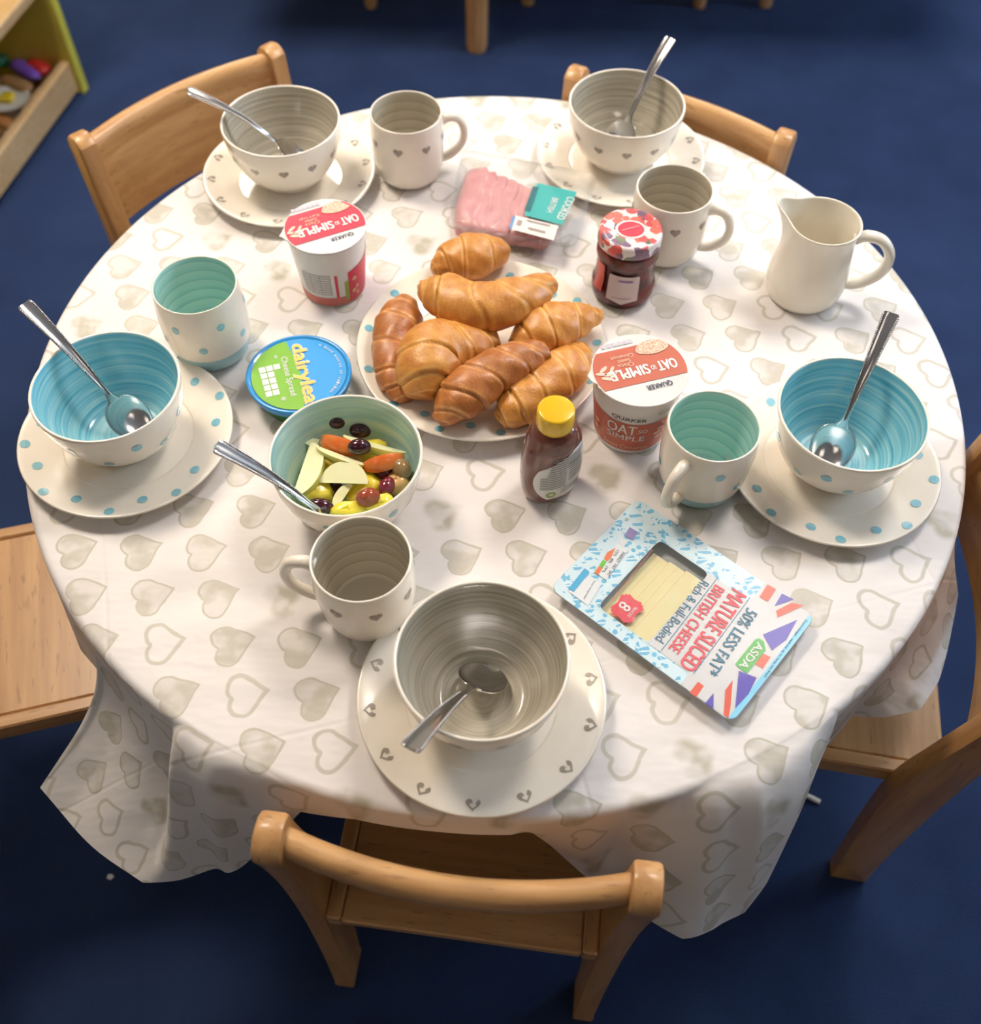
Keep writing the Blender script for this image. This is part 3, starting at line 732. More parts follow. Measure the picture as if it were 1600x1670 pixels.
lathe_mb([(0, .001), (.03, .001)] + jo + [(.0385, .1015), (.0374, .1020), (.0364, .1010)] + ji, 0, 96, warp=jwarp).build('body', IVORY, t)
mb = MB(); ha = math.atan2(.837 - J[1], .428 - J[0]); P = _cr([(.0360, .083), (.046, .0895), (.062, .0870), (.074, .074), (.0775, .058), (.073, .042), (.061, .029), (.050, .0235), (.0405, .0225)])
mb.tube([(x, 0, z) for x, z in P], .0056, 14, upv=(0, 1, 0))
R_ = Matrix.Rotation(ha, 4, 'Z'); mb.v = [R_ @ Vector((v.x, v.y * 1.3, v.z)) for v in mb.v]; mb.build('handle', IVORY, t)

# spoons
def make_spoon(label, A, B):
    A, B = Vector(A), Vector(B); ex = (B - A); L = ex.length; ex.normalize()
    ez = (Vector((0, 0, 1)) - ex * ex.z).normalized(); ey = ez.cross(ex)
    t = bpy.data.objects.new('spoon', None); COL.objects.link(t); t.empty_display_size = .02
    t.matrix_world = Matrix.Translation(A) @ Matrix((ex, ey, ez)).transposed().to_4x4()
    tag(t, label, 'spoon', 'dessert spoons')
    a, b, dp = .0245, .0205, .0085; rows = []; rows2 = []
    for i in range(9):
        f = i / 8; rr = math.sin(f * PI / 2)
        zz = -dp * (1 - rr ** 2) ** .8
        rows.append([Vector((a * rr * math.cos(q) * (1 - .10 * math.cos(q)), b * rr * math.sin(q), zz)) for q in [2 * PI * k / 40 for k in range(40)]])
        rows2.append([p + Vector((0, 0, -.0012)) * (1 if i < 8 else .3) + (Vector((p.x, p.y, 0)).normalized() * .0008 if i == 8 else Vector((0, 0, 0))) for p in rows[-1]])
    mb = MB(); mb.grid(rows + rows2[::-1], True); mb.build('dish', STEEL, t)
    mb = MB(); rows = []; xs = [.0200, .0245, .030, .037, .045, .060, .080, .100, .120, L - .004, L - .001, L]
    wd_ = [.0075, .0045, .0032, .0029, .0034, .0042, .0050, .0060, .0070, .0078, .0072, .0060]
    for x, w in zip(xs, wd_):
        z = .0005 + .0055 * math.sin(min(1, max(0, (x - .02) / (L - .02))) * PI) + (-.001 if x < .022 else 0)
        h = .0011 if x > .045 else .0013
        rows.append([Vector((x, w * c, z + h * s_)) for c, s_ in ((-1, -.6), (-1, .5), (-.72, 1.0), (-.5, .45), (0, .25), (.5, .45), (.72, 1.0), (1, .5), (1, -.6), (0, -1))])
    mb.grid(rows, True, 0, True, True); mb.build('handle', STEEL, t, sharp=40)
    mb = MB()
    for sgn in (-1, 1):
        for k in range(44):
            s_ = k / 43; x = .048 + (L - .052) * s_; w = .0036 + (.0079 - .0036) * s_
            z = .0005 + .0055 * math.sin((x - .02) / (L - .02) * PI) + .0011
            r = .0011 + .0004 * s_; c = Vector((x, sgn * (w - .0009), z))
            v = [c + Vector(q) * r for q in ((1, 0, 0), (0, 1, 0), (-1, 0, 0), (0, -1, 0), (0, 0, 1), (0, 0, -1))]
            mb.add(v, [(0, 1, 4), (1, 2, 4), (2, 3, 4), (3, 0, 4), (1, 0, 5), (2, 1, 5), (3, 2, 5), (0, 3, 5)])
    mb.build('beaded_edge', STEEL, t)
    return t
def spoon_px(label, a, za, b, zb_): return make_spoon(label, at(a[0], a[1], za), at(b[0], b[1], zb_))
spoon_px('steel spoon resting in the front taupe bowl, handle toward the bottom chair', (788, 1105), .031, (668, 1222), .1225)
spoon_px('steel spoon leaning in the left blue bowl, handle past the table edge', (210, 680), .031, (38, 495), .1225)
spoon_px('steel spoon leaning in the right blue bowl, handle pointing away', (1358, 728), .031, (1455, 510), .1225)
spoon_px('steel spoon in the upper left taupe bowl, handle over the chair back', (478, 248), .031, (305, 148), .1225)
spoon_px('steel spoon in the upper right taupe bowl, handle pointing at the carpet', (1010, 225), .031, (1095, 62), .1225)
spoon_px('steel spoon in the fruit bowl, seen edge on with its handle to the left', (556, 858), .033, (352, 727), .119)

# ------------------------------------------------------------------ croissants
def crust(name, c_hi, c_lo):
    n = NT(name, .42, Coat_Weight=.25, Coat_Roughness=.3, Subsurface_Weight=.08); n.set('Subsurface Radius', (.01, .004, .002)); n.set('Subsurface Scale', .5)
    at_ = n.n.new('ShaderNodeAttribute'); at_.attribute_name = 'layer'; f = at_.outputs['Fac']; co = n.co()
    k = n.noise(co, 38, 3, .6); sp = n.noise(co, 420, 2, .6)
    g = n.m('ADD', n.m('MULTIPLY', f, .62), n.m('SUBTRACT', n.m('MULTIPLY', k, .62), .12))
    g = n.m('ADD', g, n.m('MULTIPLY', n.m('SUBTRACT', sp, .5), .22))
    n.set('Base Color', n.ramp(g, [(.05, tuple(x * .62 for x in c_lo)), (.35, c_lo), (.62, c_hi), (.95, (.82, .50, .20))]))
    n.bump(n.m('ADD', sp, n.m('MULTIPLY', k, 2.0)), .35, .0012); return n.mat
CR1 = crust('golden_crust', (.72, .335, .065), (.54, .195, .030))
CR2 = crust('brown_crust', (.54, .20, .045), (.37, .11, .02))
def croissant(label, pts, rad, nseg, mat, seed, squash=.86, tw=.055):
    """pts: spine as world points, rad: radii at those"""
    rnd = random.Random(seed); P = [tuple(p) for p in pts]; fine = []; fr = []
    def cr3(A, t, i):
        p0, p1, p2, p3 = A[max(i - 1, 0)], A[i], A[i + 1], A[min(i + 2, len(A) - 1)]
        g = lambda a, b, c, d: .5 * (2 * b + (c - a) * t + (2 * a - 5 * b + 4 * c - d) * t * t + (-a + 3 * b - 3 * c + d) * t ** 3)
        return tuple(g(*q) for q in zip(p0, p1, p2, p3)) if isinstance(p1, tuple) else g(p0, p1, p2, p3)
    nn = 34
    for i in range(len(P) - 1):
        for j in range(nn): fine.append(Vector(cr3(P, j / nn, i))); fr.append(cr3(rad, j / nn, i))
    fine.append(Vector(P[-1])); fr.append(rad[-1])
    n = len(fine); c0 = fine[n // 2].copy(); c0.z = min(f.z - r * squash for f, r in zip(fine, fr))
    V = 56; rows = []; lay = []; ph = [rnd.uniform(-.3, .3) for _ in range(nseg + 3)]
    edges = [0]; mid = nseg / 2
    for k in range(nseg): edges.append(edges[-1] + 1.0 / (1 + .9 * math.exp(-((k + .5 - mid) / (nseg * .22)) ** 2) * -.45 + rnd.uniform(-.05, .05)))
    edges = [e / edges[-1] for e in edges]
    for i, (p, r) in enumerate(zip(fine, fr)):
        d = (fine[min(i + 1, n - 1)] - fine[max(i - 1, 0)]).normalized()
        a = d.cross(Vector((0, 0, 1))).normalized(); b = a.cross(d).normalized()
        u = i / (n - 1); row = []; lr = []
        for k in range(V):
            t = 2 * PI * k / V
            uu = u + tw * math.sin(t * 1 + seed) + .014 * math.sin(2 * t + seed * 2)
            # each wrap is a step: it falls away from the middle outwards
            w = min(max(uu, 0), .9999); q = 0
            while q < nseg - 1 and edges[q + 1] <= w: q += 1
            fl = (w - edges[q]) / (edges[q + 1] - edges[q]); 
            if w > .5: fl = 1 - fl                      # fl grows towards the middle
            cen = (edges[q] + edges[q + 1]) / 2
            side = 1
            step = fl
            if edges[q] < .5 < edges[q + 1]: step = .75 + .0 * fl
            h = (1 - step) ** 2.2                       # outer lip of a wrap
            lip = math.exp(-((1 - step - .97) / .10) ** 2) if not (edges[q] < .5 < edges[q + 1]) else 0
            rr = r * (.93 + .13 * (1 - step) ** .8 * min(1, r / .012)) + .0006 * math.sin(5 * t + u * 30)
            # seams near the outer edge of each wrap dip
            e = min(abs(w - edges[q]), abs(edges[q + 1] - w)) / .012
            rr -= .0011 * math.exp(-e * e)
            flat_b = squash * (.82 if math.sin(t) < 0 else 1.0)
            row.append(p + a * math.cos(t) * rr + b * math.sin(t) * rr * flat_b - c0)
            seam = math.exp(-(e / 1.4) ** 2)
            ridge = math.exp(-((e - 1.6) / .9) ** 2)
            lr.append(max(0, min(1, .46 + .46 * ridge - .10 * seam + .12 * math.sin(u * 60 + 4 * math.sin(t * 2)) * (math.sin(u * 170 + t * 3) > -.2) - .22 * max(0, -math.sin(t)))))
        rows.append(row); lay.append(lr)
    mb = MB(); mb.grid(rows, True, 0, True, True)
    o = mb.build('croissant', mat, loc=c0); o.location = c0
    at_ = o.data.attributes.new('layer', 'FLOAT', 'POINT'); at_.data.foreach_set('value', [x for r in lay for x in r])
    return tag(o, label, 'croissant', 'croissants on the large plate')
def cro(label, px, zs, rad, nseg, mat, seed, **k):
    croissant(label, [at(x, y, z) for (x, y), z in zip(px, zs)], rad, nseg, mat, seed, **k)
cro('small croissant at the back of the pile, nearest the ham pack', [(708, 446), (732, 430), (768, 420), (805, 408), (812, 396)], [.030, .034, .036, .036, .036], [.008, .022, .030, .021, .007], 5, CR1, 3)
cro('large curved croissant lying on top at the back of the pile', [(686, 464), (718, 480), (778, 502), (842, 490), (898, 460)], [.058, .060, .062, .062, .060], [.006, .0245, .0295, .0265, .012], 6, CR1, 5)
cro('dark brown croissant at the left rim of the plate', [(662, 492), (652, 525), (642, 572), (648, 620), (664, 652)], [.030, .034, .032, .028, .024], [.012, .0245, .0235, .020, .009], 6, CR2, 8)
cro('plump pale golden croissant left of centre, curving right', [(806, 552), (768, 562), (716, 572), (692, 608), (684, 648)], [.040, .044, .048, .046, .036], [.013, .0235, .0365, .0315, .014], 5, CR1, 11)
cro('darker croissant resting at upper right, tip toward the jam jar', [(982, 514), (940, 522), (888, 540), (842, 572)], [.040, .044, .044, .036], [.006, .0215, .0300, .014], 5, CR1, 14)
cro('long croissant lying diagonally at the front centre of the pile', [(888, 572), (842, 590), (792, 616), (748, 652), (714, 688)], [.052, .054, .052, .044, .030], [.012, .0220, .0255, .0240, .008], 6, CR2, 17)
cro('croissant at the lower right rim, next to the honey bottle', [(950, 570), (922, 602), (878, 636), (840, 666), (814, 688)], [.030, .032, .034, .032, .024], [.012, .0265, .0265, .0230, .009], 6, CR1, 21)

# ------------------------------------------------------------------ fruit in the bowl
def flesh(name, c, c2, r=.28): 
    n = NT(name, r, Coat_Weight=.5, Coat_Roughness=.1, Subsurface_Weight=.25); n.set('Subsurface Scale', .004)
    n.set('Base Color', n.mix(n.noise(n.co(), 90, 3), c, c2)); n.bump(n.noise(n.co(), 300, 2), .15); return n.mat
APF = flesh('apple_flesh', (.86, .82, .42), (.92, .88, .58)); APS = flesh('red_apple_skin', (.80, .09, .02), (.86, .34, .06)); APG = flesh('green_apple_skin', (.60, .55, .12), (.70, .60, .15))
PIN = flesh('pineapple_flesh', (.92, .68, .02), (.95, .80, .12)); PEA = flesh('peach_flesh', (.75, .40, .14), (.80, .52, .22))
GRD = flesh('dark_grape_skin', (.035, .006, .014), (.07, .012, .02), .1); GRR = flesh('red_grape_skin', (.30, .05, .025), (.42, .10, .04), .1); GRB = flesh('brown_grape_skin', (.30, .20, .08), (.36, .20, .09), .1); GRP = flesh('plum_grape_skin', (.16, .012, .03), (.22, .02, .035), .1)
def wedge(label, a, za, b, zb_, rad, spread, roll, skin):
    """an apple wedge: two cut faces meeting on the chord a-b, skin arc bulging away"""
    A = at(a[0], a[1], za); B = at(b[0], b[1], zb_); c = (A + B) / 2; ex = (B - A); L = ex.length; ex.normalize()
    ez = (Vector((0, 0, 1)) - ex * ex.z).normalized(); ey = ez.cross(ex)
    q = math.cos(roll) * ez + math.sin(roll) * ey; w = ex.cross(q)
    N = 16; K = 8; rows = []
    for i in range(N + 1):
        u = -1 + 2 * i / N; r = rad * max(.03, (1 - abs(u) ** 2.3)) ** .6; x = u * L / 2
        row = [ex * x + q * (-.001)]
        for k in range(K + 1):
            g = -spread / 2 + spread * k / K
            row.append(ex * x + q * math.cos(g) * r + w * math.sin(g) * r)
        rows.append(row)
    mb = MB(); n = K + 2
    for i in range(N):
        for j in range(n):
            mb.f.append((i * n + j, i * n + (j + 1) % n, (i + 1) * n + (j + 1) % n, (i + 1) * n + j)); mb.mi.append(0 if j in (0, n - 1) else 1)
    mb.v = [p for r in rows for p in r]; mb.f += [tuple(range(n - 1, -1, -1)), tuple(range(N * n, N * n + n))]; mb.mi += [0, 0]
    o = mb.build('apple_wedge', [APF, skin], loc=c, sharp=35)
    return tag(o, label, 'apple wedge', 'cut fruit in the bowl')
wedge('pale apple wedge standing at the left side of the fruit bowl', (508, 722), .052, (478, 810), .052, .0195, 1.0, 1.80, APG)
wedge('thin apple wedge with a red end behind the left pale wedge', (494, 719), .046, (556, 758), .038, .012, .9, 2.0, APS)
wedge('slim white apple slice across the middle of the fruit, left of the dark grape', (516, 728), .056, (597, 758), .053, .0095, 1.1, -1.5, APG)
wedge('long apple slice along the back of the fruit, green edged', (560, 710), .050, (662, 738), .050, .0105, 1.1, -1.5, APG)
wedge('red skinned apple wedge partly under the upper dark grape', (524, 715), .044, (600, 736), .046, .018, 1.0, -.75, APS)
wedge('red skinned apple wedge pointing right toward the brown grape', (588, 762), .046, (660, 744), .050, .016, 1.0, -.75, APS)
wedge('broad half moon apple wedge in the middle of the fruit', (521, 786), .050, (600, 788), .054, .0205, 1.0, 1.75, APG)
wedge('narrow upright apple slice at the front of the fruit bowl', (574, 790), .048, (546, 832), .044, .008, 1.0, -1.6, APG)
def grape(label, p, z, a, b, ang, mat, half=False):
    mb = MB(); rows = []
    for i in range(13):
        f = PI * i / 12; r = max(.0002, math.sin(f)) * b
        rows.append([Vector((-math.cos(f) * a, r * math.cos(t), r * math.sin(t) * (1 if not (half and math.sin(t) < 0) else .25))) for t in [2 * PI * k / 20 for k in range(20)]])
    mb.grid(rows, True, 0, True, True); o = mb.build('grape', mat, loc=at(p[0], p[1], z)); o.rotation_euler = (.15, .1, ang)
    return tag(o, label, 'grape', 'cut fruit in the bowl')
grape('dark grape high on the far inner wall of the fruit bowl', (546, 686), .050, .0105, .0078, -.4, GRD)
grape('dark halved grape behind the long apple slice', (588, 702), .041, .0110, .0085, .1, GRD, True)
grape('glossy dark grape on top of the apple slices', (586, 729), .060, .0110, .0080, .15, GRD)
grape('dark grape deep between apple slices near the bowl floor', (546, 800), .028, .010, .0078, 1.3, GRD)
grape('dark halved grape at the front rim beside the spoon', (523, 826), .046, .0125, .0080, -.1, GRD, True)
grape('red brown grape at the front right of the fruit', (600, 811), .054, .0115, .0090, .3, GRR)
grape('brownish green grape against the right wall of the fruit bowl', (655, 764), .050, .0110, .0090, -1.0, GRB)
grape('plum coloured grape between the red and the brownish grapes', (631, 793), .047, .0105, .0075, 1.2, GRP)
grape('plum coloured grape under the right red apple wedge', (628, 770), .040, .0105, .0080, .1, GRP)
def chunk(name, label, p, z, sx, sy, sz, ang, mat, seed):
    rnd = random.Random(seed); mb = MB(); rows = []
    for i in range(9):
        f = PI * i / 8; rows.append([])
        for k in range(14):
            t = 2 * PI * k / 14; d = Vector((math.sin(f) * math.cos(t), math.sin(f) * math.sin(t), math.cos(f)))
            m = max(abs(d.x), abs(d.y), abs(d.z)); s_ = (.72 / m * .5 + .5) * rnd.uniform(.93, 1.05)
            rows[-1].append(Vector((d.x * sx, d.y * sy * (1 + .35 * d.x), d.z * sz)) * s_)
    mb.grid(rows, True, 0, True, True); o = mb.build(name, mat, loc=at(p[0], p[1], z)); o.rotation_euler = (rnd.uniform(-.3, .3), rnd.uniform(-.3, .3), ang)
    return tag(o, label, name.split('_')[0] + ' piece', 'cut fruit in the bowl')
chunk('pineapple_chunk', 'yellow pineapple piece right of the left pale apple wedge', (524, 762), .036, .020, .014, .012, 1.2, PIN, 1)
chunk('pineapple_chunk', 'yellow pineapple piece low beside the spoon dish', (514, 804), .038, .019, .015, .013, .5, PIN, 2)
chunk('pineapple_chunk', 'bright pineapple piece under the half moon apple wedge', (592, 800), .034, .022, .016, .013, .9, PIN, 3)
chunk('pineapple_chunk', 'yellow pineapple piece at the front rim of the fruit bowl', (568, 833), .044, .020, .010, .009, .1, PIN, 4)
chunk('pineapple_chunk', 'orange yellow pineapple piece at the front right below the red brown grape', (620, 824), .044, .017, .010, .010, .4, PIN, 5)
chunk('pineapple_chunk', 'yellow pineapple piece under the glossy dark grape', (608, 738), .036, .018, .013, .012, .0, PIN, 6)
chunk('peach_chunk', 'orange peach piece at the right wall below the brownish grape', (648, 790), .040, .012, .012, .012, .9, PEA, 7)
chunk('peach_chunk', 'small peach piece deep under the red apple wedges', (575, 748), .028, .018, .012, .010, .2, PEA, 8)

# ------------------------------------------------------------------ oat pots
def band2d(R, v0, v1, n=24):
    a0 = math.asin(max(-1, min(1, v0 / R))); a1 = math.asin(max(-1, min(1, v1 / R)))
    right = [(R * math.cos(a0 + (a1 - a0) * i / n), R * math.sin(a0 + (a1 - a0) * i / n)) for i in range(n + 1)]
    return right + [(-x, y) for x, y in reversed(right)]
def flat_mb(mb, poly, O, ex, ey, z, mi=0):
    mb.add([O + ex * x + ey * y + Vector((0, 0, z)) for x, y in poly], [tuple(range(len(poly)))], mi)
def oat_pot(name, label, base, H, Rt, Rb, lidR, ta, dark, accent):
    """ta: direction of the lid's lettering"""
    t = thing(name, label, 'oat pot', (*base, z0), 0, 'porridge pots')
    prof = [(0, .0015), (Rb - .003, .0015), (Rb - .002, 0), (Rb, .001)] + [(Rb + (Rt - Rb) * i / 12, .001 + (H - .003) * i / 12) for i in range(1, 13)] + [(Rt + .0015, H - .002), (Rt + .0015, H - .0005), (0, H - .0005)]
    lathe_mb(prof, 0, 72).build('cup', PAPERW, t, sharp=50)
    pr = Prof(prof[3:16])
    # foil lid with a pull tab
    N = 72; tab = ta + PI - math.pi * 1.0; ring = []
    tabdir = ta - .10
    for k in range(N):
        a = 2 * PI * k / N; d = (a - tabdir + PI) % (2 * PI) - PI
        r = lidR + .0055 * max(0, 1 - abs(d) / .22)
        if abs(d) < .6: r += .0006 * math.sin(a * 40)
        ring.append(Vector((r * math.cos(a), r * math.sin(a), 0)))
    mb = MB(); mb.grid([[Vector((0, 0, H + .0001)) + p * 0.001 for p in ring], [p + Vector((0, 0, H)) for p in ring], [p * 1.004 + Vector((0, 0, H + .0004)) for p in ring], [p * .99 + Vector((0, 0, H + .0010)) for p in ring], [p * .97 + Vector((0, 0, H + .0008)) for p in ring], [p * .001 + Vector((0, 0, H + .0008)) for p in ring]], True)
    lid = mb.build('foil_lid', PAPERW, t)
    ex = Vector((math.cos(ta), math.sin(ta), 0)); ey = Vector((-ex.y, ex.x, 0)); O = Vector((0, 0, 0)); R = lidR * .97
    mb = MB(); flat_mb(mb, band2d(R, -.030, .0165), O, ex, ey, H + .0013)
    mb.build('printed_band', dark, lid, False)
    mb = MB(); z = H + .0017; z3 = Vector((0, 0, z)); L_ = lambda u, v: O + ex * u + ey * v + z3
    text_flat(mb, 'OAT', L_(-.037, -.0045), L_(-.0170, -.0045), .0122, .10)
    text_flat(mb, 'SIMPLE', L_(-.0090, -.0045), L_(.0310, -.0045), .0122, .10)
    text_flat(mb, 'SO', L_(-.0155, -.0010), L_(-.0105, -.0010), .0055, .08)
    mb.build('lettering', WHITE, lid, False)
    mb = MB()
    for (w, vv, sz) in ((accent[0], -.0105, .016), (accent[1], -.0160, .013), (accent[2], -.0215, .023)):
        text_flat(mb, w, L_(.011 - sz / 2, vv), L_(.011 + sz / 2, vv), .0046, .03)
    mb.build('small_lettering', plain(name + '_small_print', (.86, .55, .40), .5), lid, False)
    mb = MB(); text_flat(mb, 'QUAKER', L_(-.023, .0205), L_(.003, .0205), .0066, .08); mb.build('maker_lettering', NAVY, lid, False)
    mb = MB()
    for k in range(6): mb.add([O + ex * x + ey * y + z3 for x, y in ((-.006 + k * .0055, -.039), (-.002 + k * .0055, -.039), (-.002 + k * .0055, -.034), (-.006 + k * .0055, -.034))], [(0, 1, 2, 3)])
    mb.build('nutrition_boxes', plain(name + '_boxes', (.62, .58, .66), .5), lid, False)
    # bowl of oats pictured at the far edge, wheat ears at the tab side
    mb = MB(); c = O + ex * -.021 + ey * -.0235
    pts = [(.0165 * math.cos(q) * (1 + .08 * math.sin(3 * q)), .0092 * math.sin(q)) for q in [2 * PI * k / 20 for k in range(20)]]
    pts = [(x, y) for x, y in pts if math.hypot(x - .021, y - .0235) < R]
    flat_mb(mb, pts, c, ex, ey, z + .0002); oats = NT(name + '_oats_picture', .5)
    oats.set('Base Color', oats.ramp(oats.noise(oats.co(), 700, 2), [(.35, (.62, .30, .18)), (.6, (.86, .68, .52))])); mb.build('oats_picture', oats.mat, lid, False)
    mb = MB()
    for (x, y, l, a) in ((.034, -.009, .0055, .6), (.038, -.004, .0055, -.3), (.029, -.002, .007, .1), (.034, .003, .006, -.4), (.026, -.007, .0045, .9)):
        pts = [(l * math.cos(q), l * .36 * math.sin(q)) for q in [2 * PI * k / 12 for k in range(12)]]
        pts = [(x + p * math.cos(a) - q * math.sin(a), y + p * math.sin(a) + q * math.cos(a)) for p, q in pts]
        flat_mb(mb, [(p, q) for p, q in pts if math.hypot(p, q) < R], O, ex, ey, z)
    mb.build('grain_print', plain(name + '_grain', (.86, .62, .50), .5), lid, False)
    return t, pr
t, pr = oat_pot('oat_pot', 'terracotta and white porridge pot beside the honey bottle', (.1400, .6540), .0845, .0445, .0355, .0464, D2(198), TERRA, ('Oats', 'Sweet', 'Cinnamon'))
ca = D2(-103)
mb = MB(); n = 40
mb.grid([[pr.pt(pr.at_z(.006 + f * (.052 - .006 + .007 * (abs(a) / 1.5) ** 2)), ca + a, .0004) for a in [-1.9 + 3.8 * j / n for j in range(n + 1)]] for f in [i / 6 for i in range(7)]])
mb.build('printed_sleeve', TERRA, t)
mb = MB(); text_wrap(mb, 'QUAKER', pr, ca - .42, ca + .40, .0560, .0625, .02, off=.0008); mb.build('maker_lettering', BLACK, t, False)
mb = MB(); text_wrap(mb, 'OAT', pr, ca - .52, ca + .22, .0350, .0500, .03, off=.001); text_wrap(mb, 'SO', pr, ca + .26, ca + .48, .0385, .0450, .02, off=.001); text_wrap(mb, 'SIMPLE', pr, ca - .52, ca + .46, .0245, .0330, .02, off=.001)
mb.build('lettering', WHITE, t, False)
mb = MB(); text_wrap(mb, 'Sweet Cinnamon', pr, ca - .62, ca + .62, .0095, .0160, 0, off=.001)
for (a, z_, l) in ((.85, .040, .2), (.80, .033, .22), (.86, .026, .2), (-.9, .032, .15), (-.95, .022, .15)):
    ctr = ca + a; mb.add([pr.pt(pr.at_z(z_ + .0028 * math.sin(q)), ctr + l * math.cos(q) * .6, .001) for q in [2 * PI * k / 12 for k in range(12)]], [tuple(range(12))])
mb.build('small_lettering', plain('pale_orange_print', (.86, .56, .38), .5), t, False)
mb = MB(); text_wrap(mb, 'ALL IN 1', pr, ca + .62, ca + 1.0, .0665, .0705, 0, off=.001); mb.build('green_lettering', plain('olive_print', (.26, .30, .08), .5), t, False)

t, pr = oat_pot('oat_pot', 'red and white porridge pot below the upper left plate', (-.1810, .8520), .0835, .0425, .0345, .0440, D2(206), RED, ('Oats', 'Golden', 'Syrup'))
ca = D2(-78)
mb = MB(); mb.grid([[pr.pt(pr.at_z(z_), ca + a, .0004) for a in [-2 + 2.9 * j / 30 for j in range(31)]] for z_ in (.002, .008, .0145)])
mb.build('pale_red_print', plain('pale_red_print', (.60, .16, .13), .45), t)
mb = MB(); mb.grid([[pr.pt(pr.at_z(.0145 + f * .034), ca + a, .0004) for a in (.02, .10)] for f in (0, .5, 1)])
mb.grid([[pr.pt(pr.at_z(.0025 + f * (.046 + .008 * (a - .42))), ca + a, .0004) for a in [.42 + 1.4 * j / 16 for j in range(17)]] for f in [i / 5 for i in range(6)]])
mb.build('red_print', RED, t)
mb = MB(); mb.grid([[pr.pt(pr.at_z(z_), ca + a, .0007) for a in (.30, .42)] for z_ in (.008, .025, .036)]); mb.build('green_print', plain('lime_print', (.32, .42, .04), .45), t)
mb = MB()
for k in range(9):
    z_ = .020 + k * .0036
    mb.grid([[pr.pt(pr.at_z(z_), ca + a, .0005) for a in [-.95 + .85 * j / 8 for j in range(9)]], [pr.pt(pr.at_z(z_ + .0009), ca + a, .0005) for a in [-.95 + .85 * j / 8 for j in range(9)]]])
for k in range(4):
    a = -.95 + k * .28; mb.grid([[pr.pt(pr.at_z(.019), ca + a, .0005), pr.pt(pr.at_z(.019), ca + a + .012, .0005)], [pr.pt(pr.at_z(.050), ca + a, .0005), pr.pt(pr.at_z(.050), ca + a + .012, .0005)]])
mb.build('nutrition_table', GREY, t, False)
mb = MB()
for (a, z_, l) in ((.62, .036, .12), (.72, .022, .10), (.60, .018, .11), (.74, .012, .08)):
    mb.add([pr.pt(pr.at_z(z_ + .003 * math.sin(q)), ca + a + l * math.cos(q) * .7, .0009) for q in [2 * PI * k / 10 for k in range(10)]], [tuple(range(10))])
mb.build('nut_print', plain('nut_print', (.72, .45, .24), .5), t, False)

# ------------------------------------------------------------------ honey
AMBER = NT('dark_honey', .10, Coat_Weight=.8, Coat_Roughness=.03, Subsurface_Weight=.15); AMBER.set('Subsurface Scale', .01)
AMBER.set('Base Color', AMBER.mix(AMBER.noise(AMBER.co(), 30, 2), (.11, .022, .018), (.20, .055, .035))); AMBER = AMBER.mat
YEL = plain('yellow_plastic', (.86, .52, .01), .22, Coat_Weight=.4)
ha = D2(-58)                                  # the broad face looks this way
t = thing('honey_bottle', 'squeezy honey bottle with yellow cap in front of the croissants', 'bottle', (.0565, .5765, z0), ha + PI / 2)
hp = crp([(.0225, 0), (.0255, .0015), (.0290, .010), (.0312, .026), (.0318, .042), (.0308, .060), (.0275, .078), (.0215, .092), (.0155, .0985), (.0150, .101)], 6)
def hw(p, a):                                 # oval in plan below the neck
    k = min(1, max(0, (.099 - p.z) / .03)); return Vector((p.x, p.y * (1 - .26 * k), p.z))
lathe_mb([(0, .002), (.018, .002)] + hp + [(0, .101)], 0, 72, warp=hw).build('body', AMBER, t)
cp_ = [(.0162, .0965), (.0170, .0972), (.0172, .100), (.0170, .1150), (.0162, .1168), (.0145, .1172), (0, .1172)]
cap = lathe_mb([(0, .0965)] + cp_, 0, 48).build('cap', YEL, t, sharp=60)
pr = Prof(hp)
def hpt(z, a, off):                           # a from the broad face's own direction (local -y)
    p = pr.pt(pr.at_z(z), a - PI / 2, off); q = hw(p, 0); q = Vector((p.x, q.y, p.z)); return q
mb = MB(); rows = []
for i in range(21):
    f = i / 20; z = .012 + .066 * f
    a0 = -.55 - .50 * math.sin(PI * min(1, f * 1.15)) ** .8 + .9 * max(0, f - .70) / .30; a1 = .55 + .55 * math.sin(PI * min(.5, f * .75)) ** .8 - .0 * f
    a1 = min(a1, 1.0 - .25 * max(0, f - .8) / .2); a0 = min(a0, a1 - .04)
    rows.append([hpt(z, a0 + (a1 - a0) * j / 16, .0005) for j in range(17)])
mb.grid(rows); lab = mb.build('label', PAPERW, t)
mb = MB()
for k in range(15):
    z = .030 + k * .0029; a0 = -.80 + .03 * k * (k > 6); a1 = .15 + .045 * k
    if k < 9: a1 = .02
    mb.grid([[hpt(z, a0 + (a1 - a0) * j / 8, .0009) for j in range(9)], [hpt(z + .0012, a0 + (a1 - a0) * j / 8, .0009) for j in range(9)]])
for k in range(13):
    a = -.10 + k * .062 + (.01 if k % 3 else 0); mb.grid([[hpt(z, a, .0009), hpt(z, a + (.03 if k % 2 else .018), .0009)] for z in (.018, .028)])
for k in range(8):
    z = .036 + k * .0034; mb.grid([[hpt(z, .12 + .6 * j / 6, .0009) for j in range(7)], [hpt(z + .0014, .12 + .6 * j / 6, .0009) for j in range(7)]])
mb.build('small_print', GREY, lab, False)
mb = MB(); mb.add([hpt(.0205 + .0048 * math.sin(q), -.42 + .16 * math.cos(q), .0009) for q in [2 * PI * k / 16 for k in range(16)]] + [hpt(.0205 + .0026 * math.sin(q), -.42 + .09 * math.cos(q), .0009) for q in [2 * PI * k / 16 for k in range(16)]], [(k, (k + 1) % 16, 16 + (k + 1) % 16, 16 + k) for k in range(16)])
mb.build('green_mark', plain('green_mark', (.30, .42, .05), .5), lab, False)

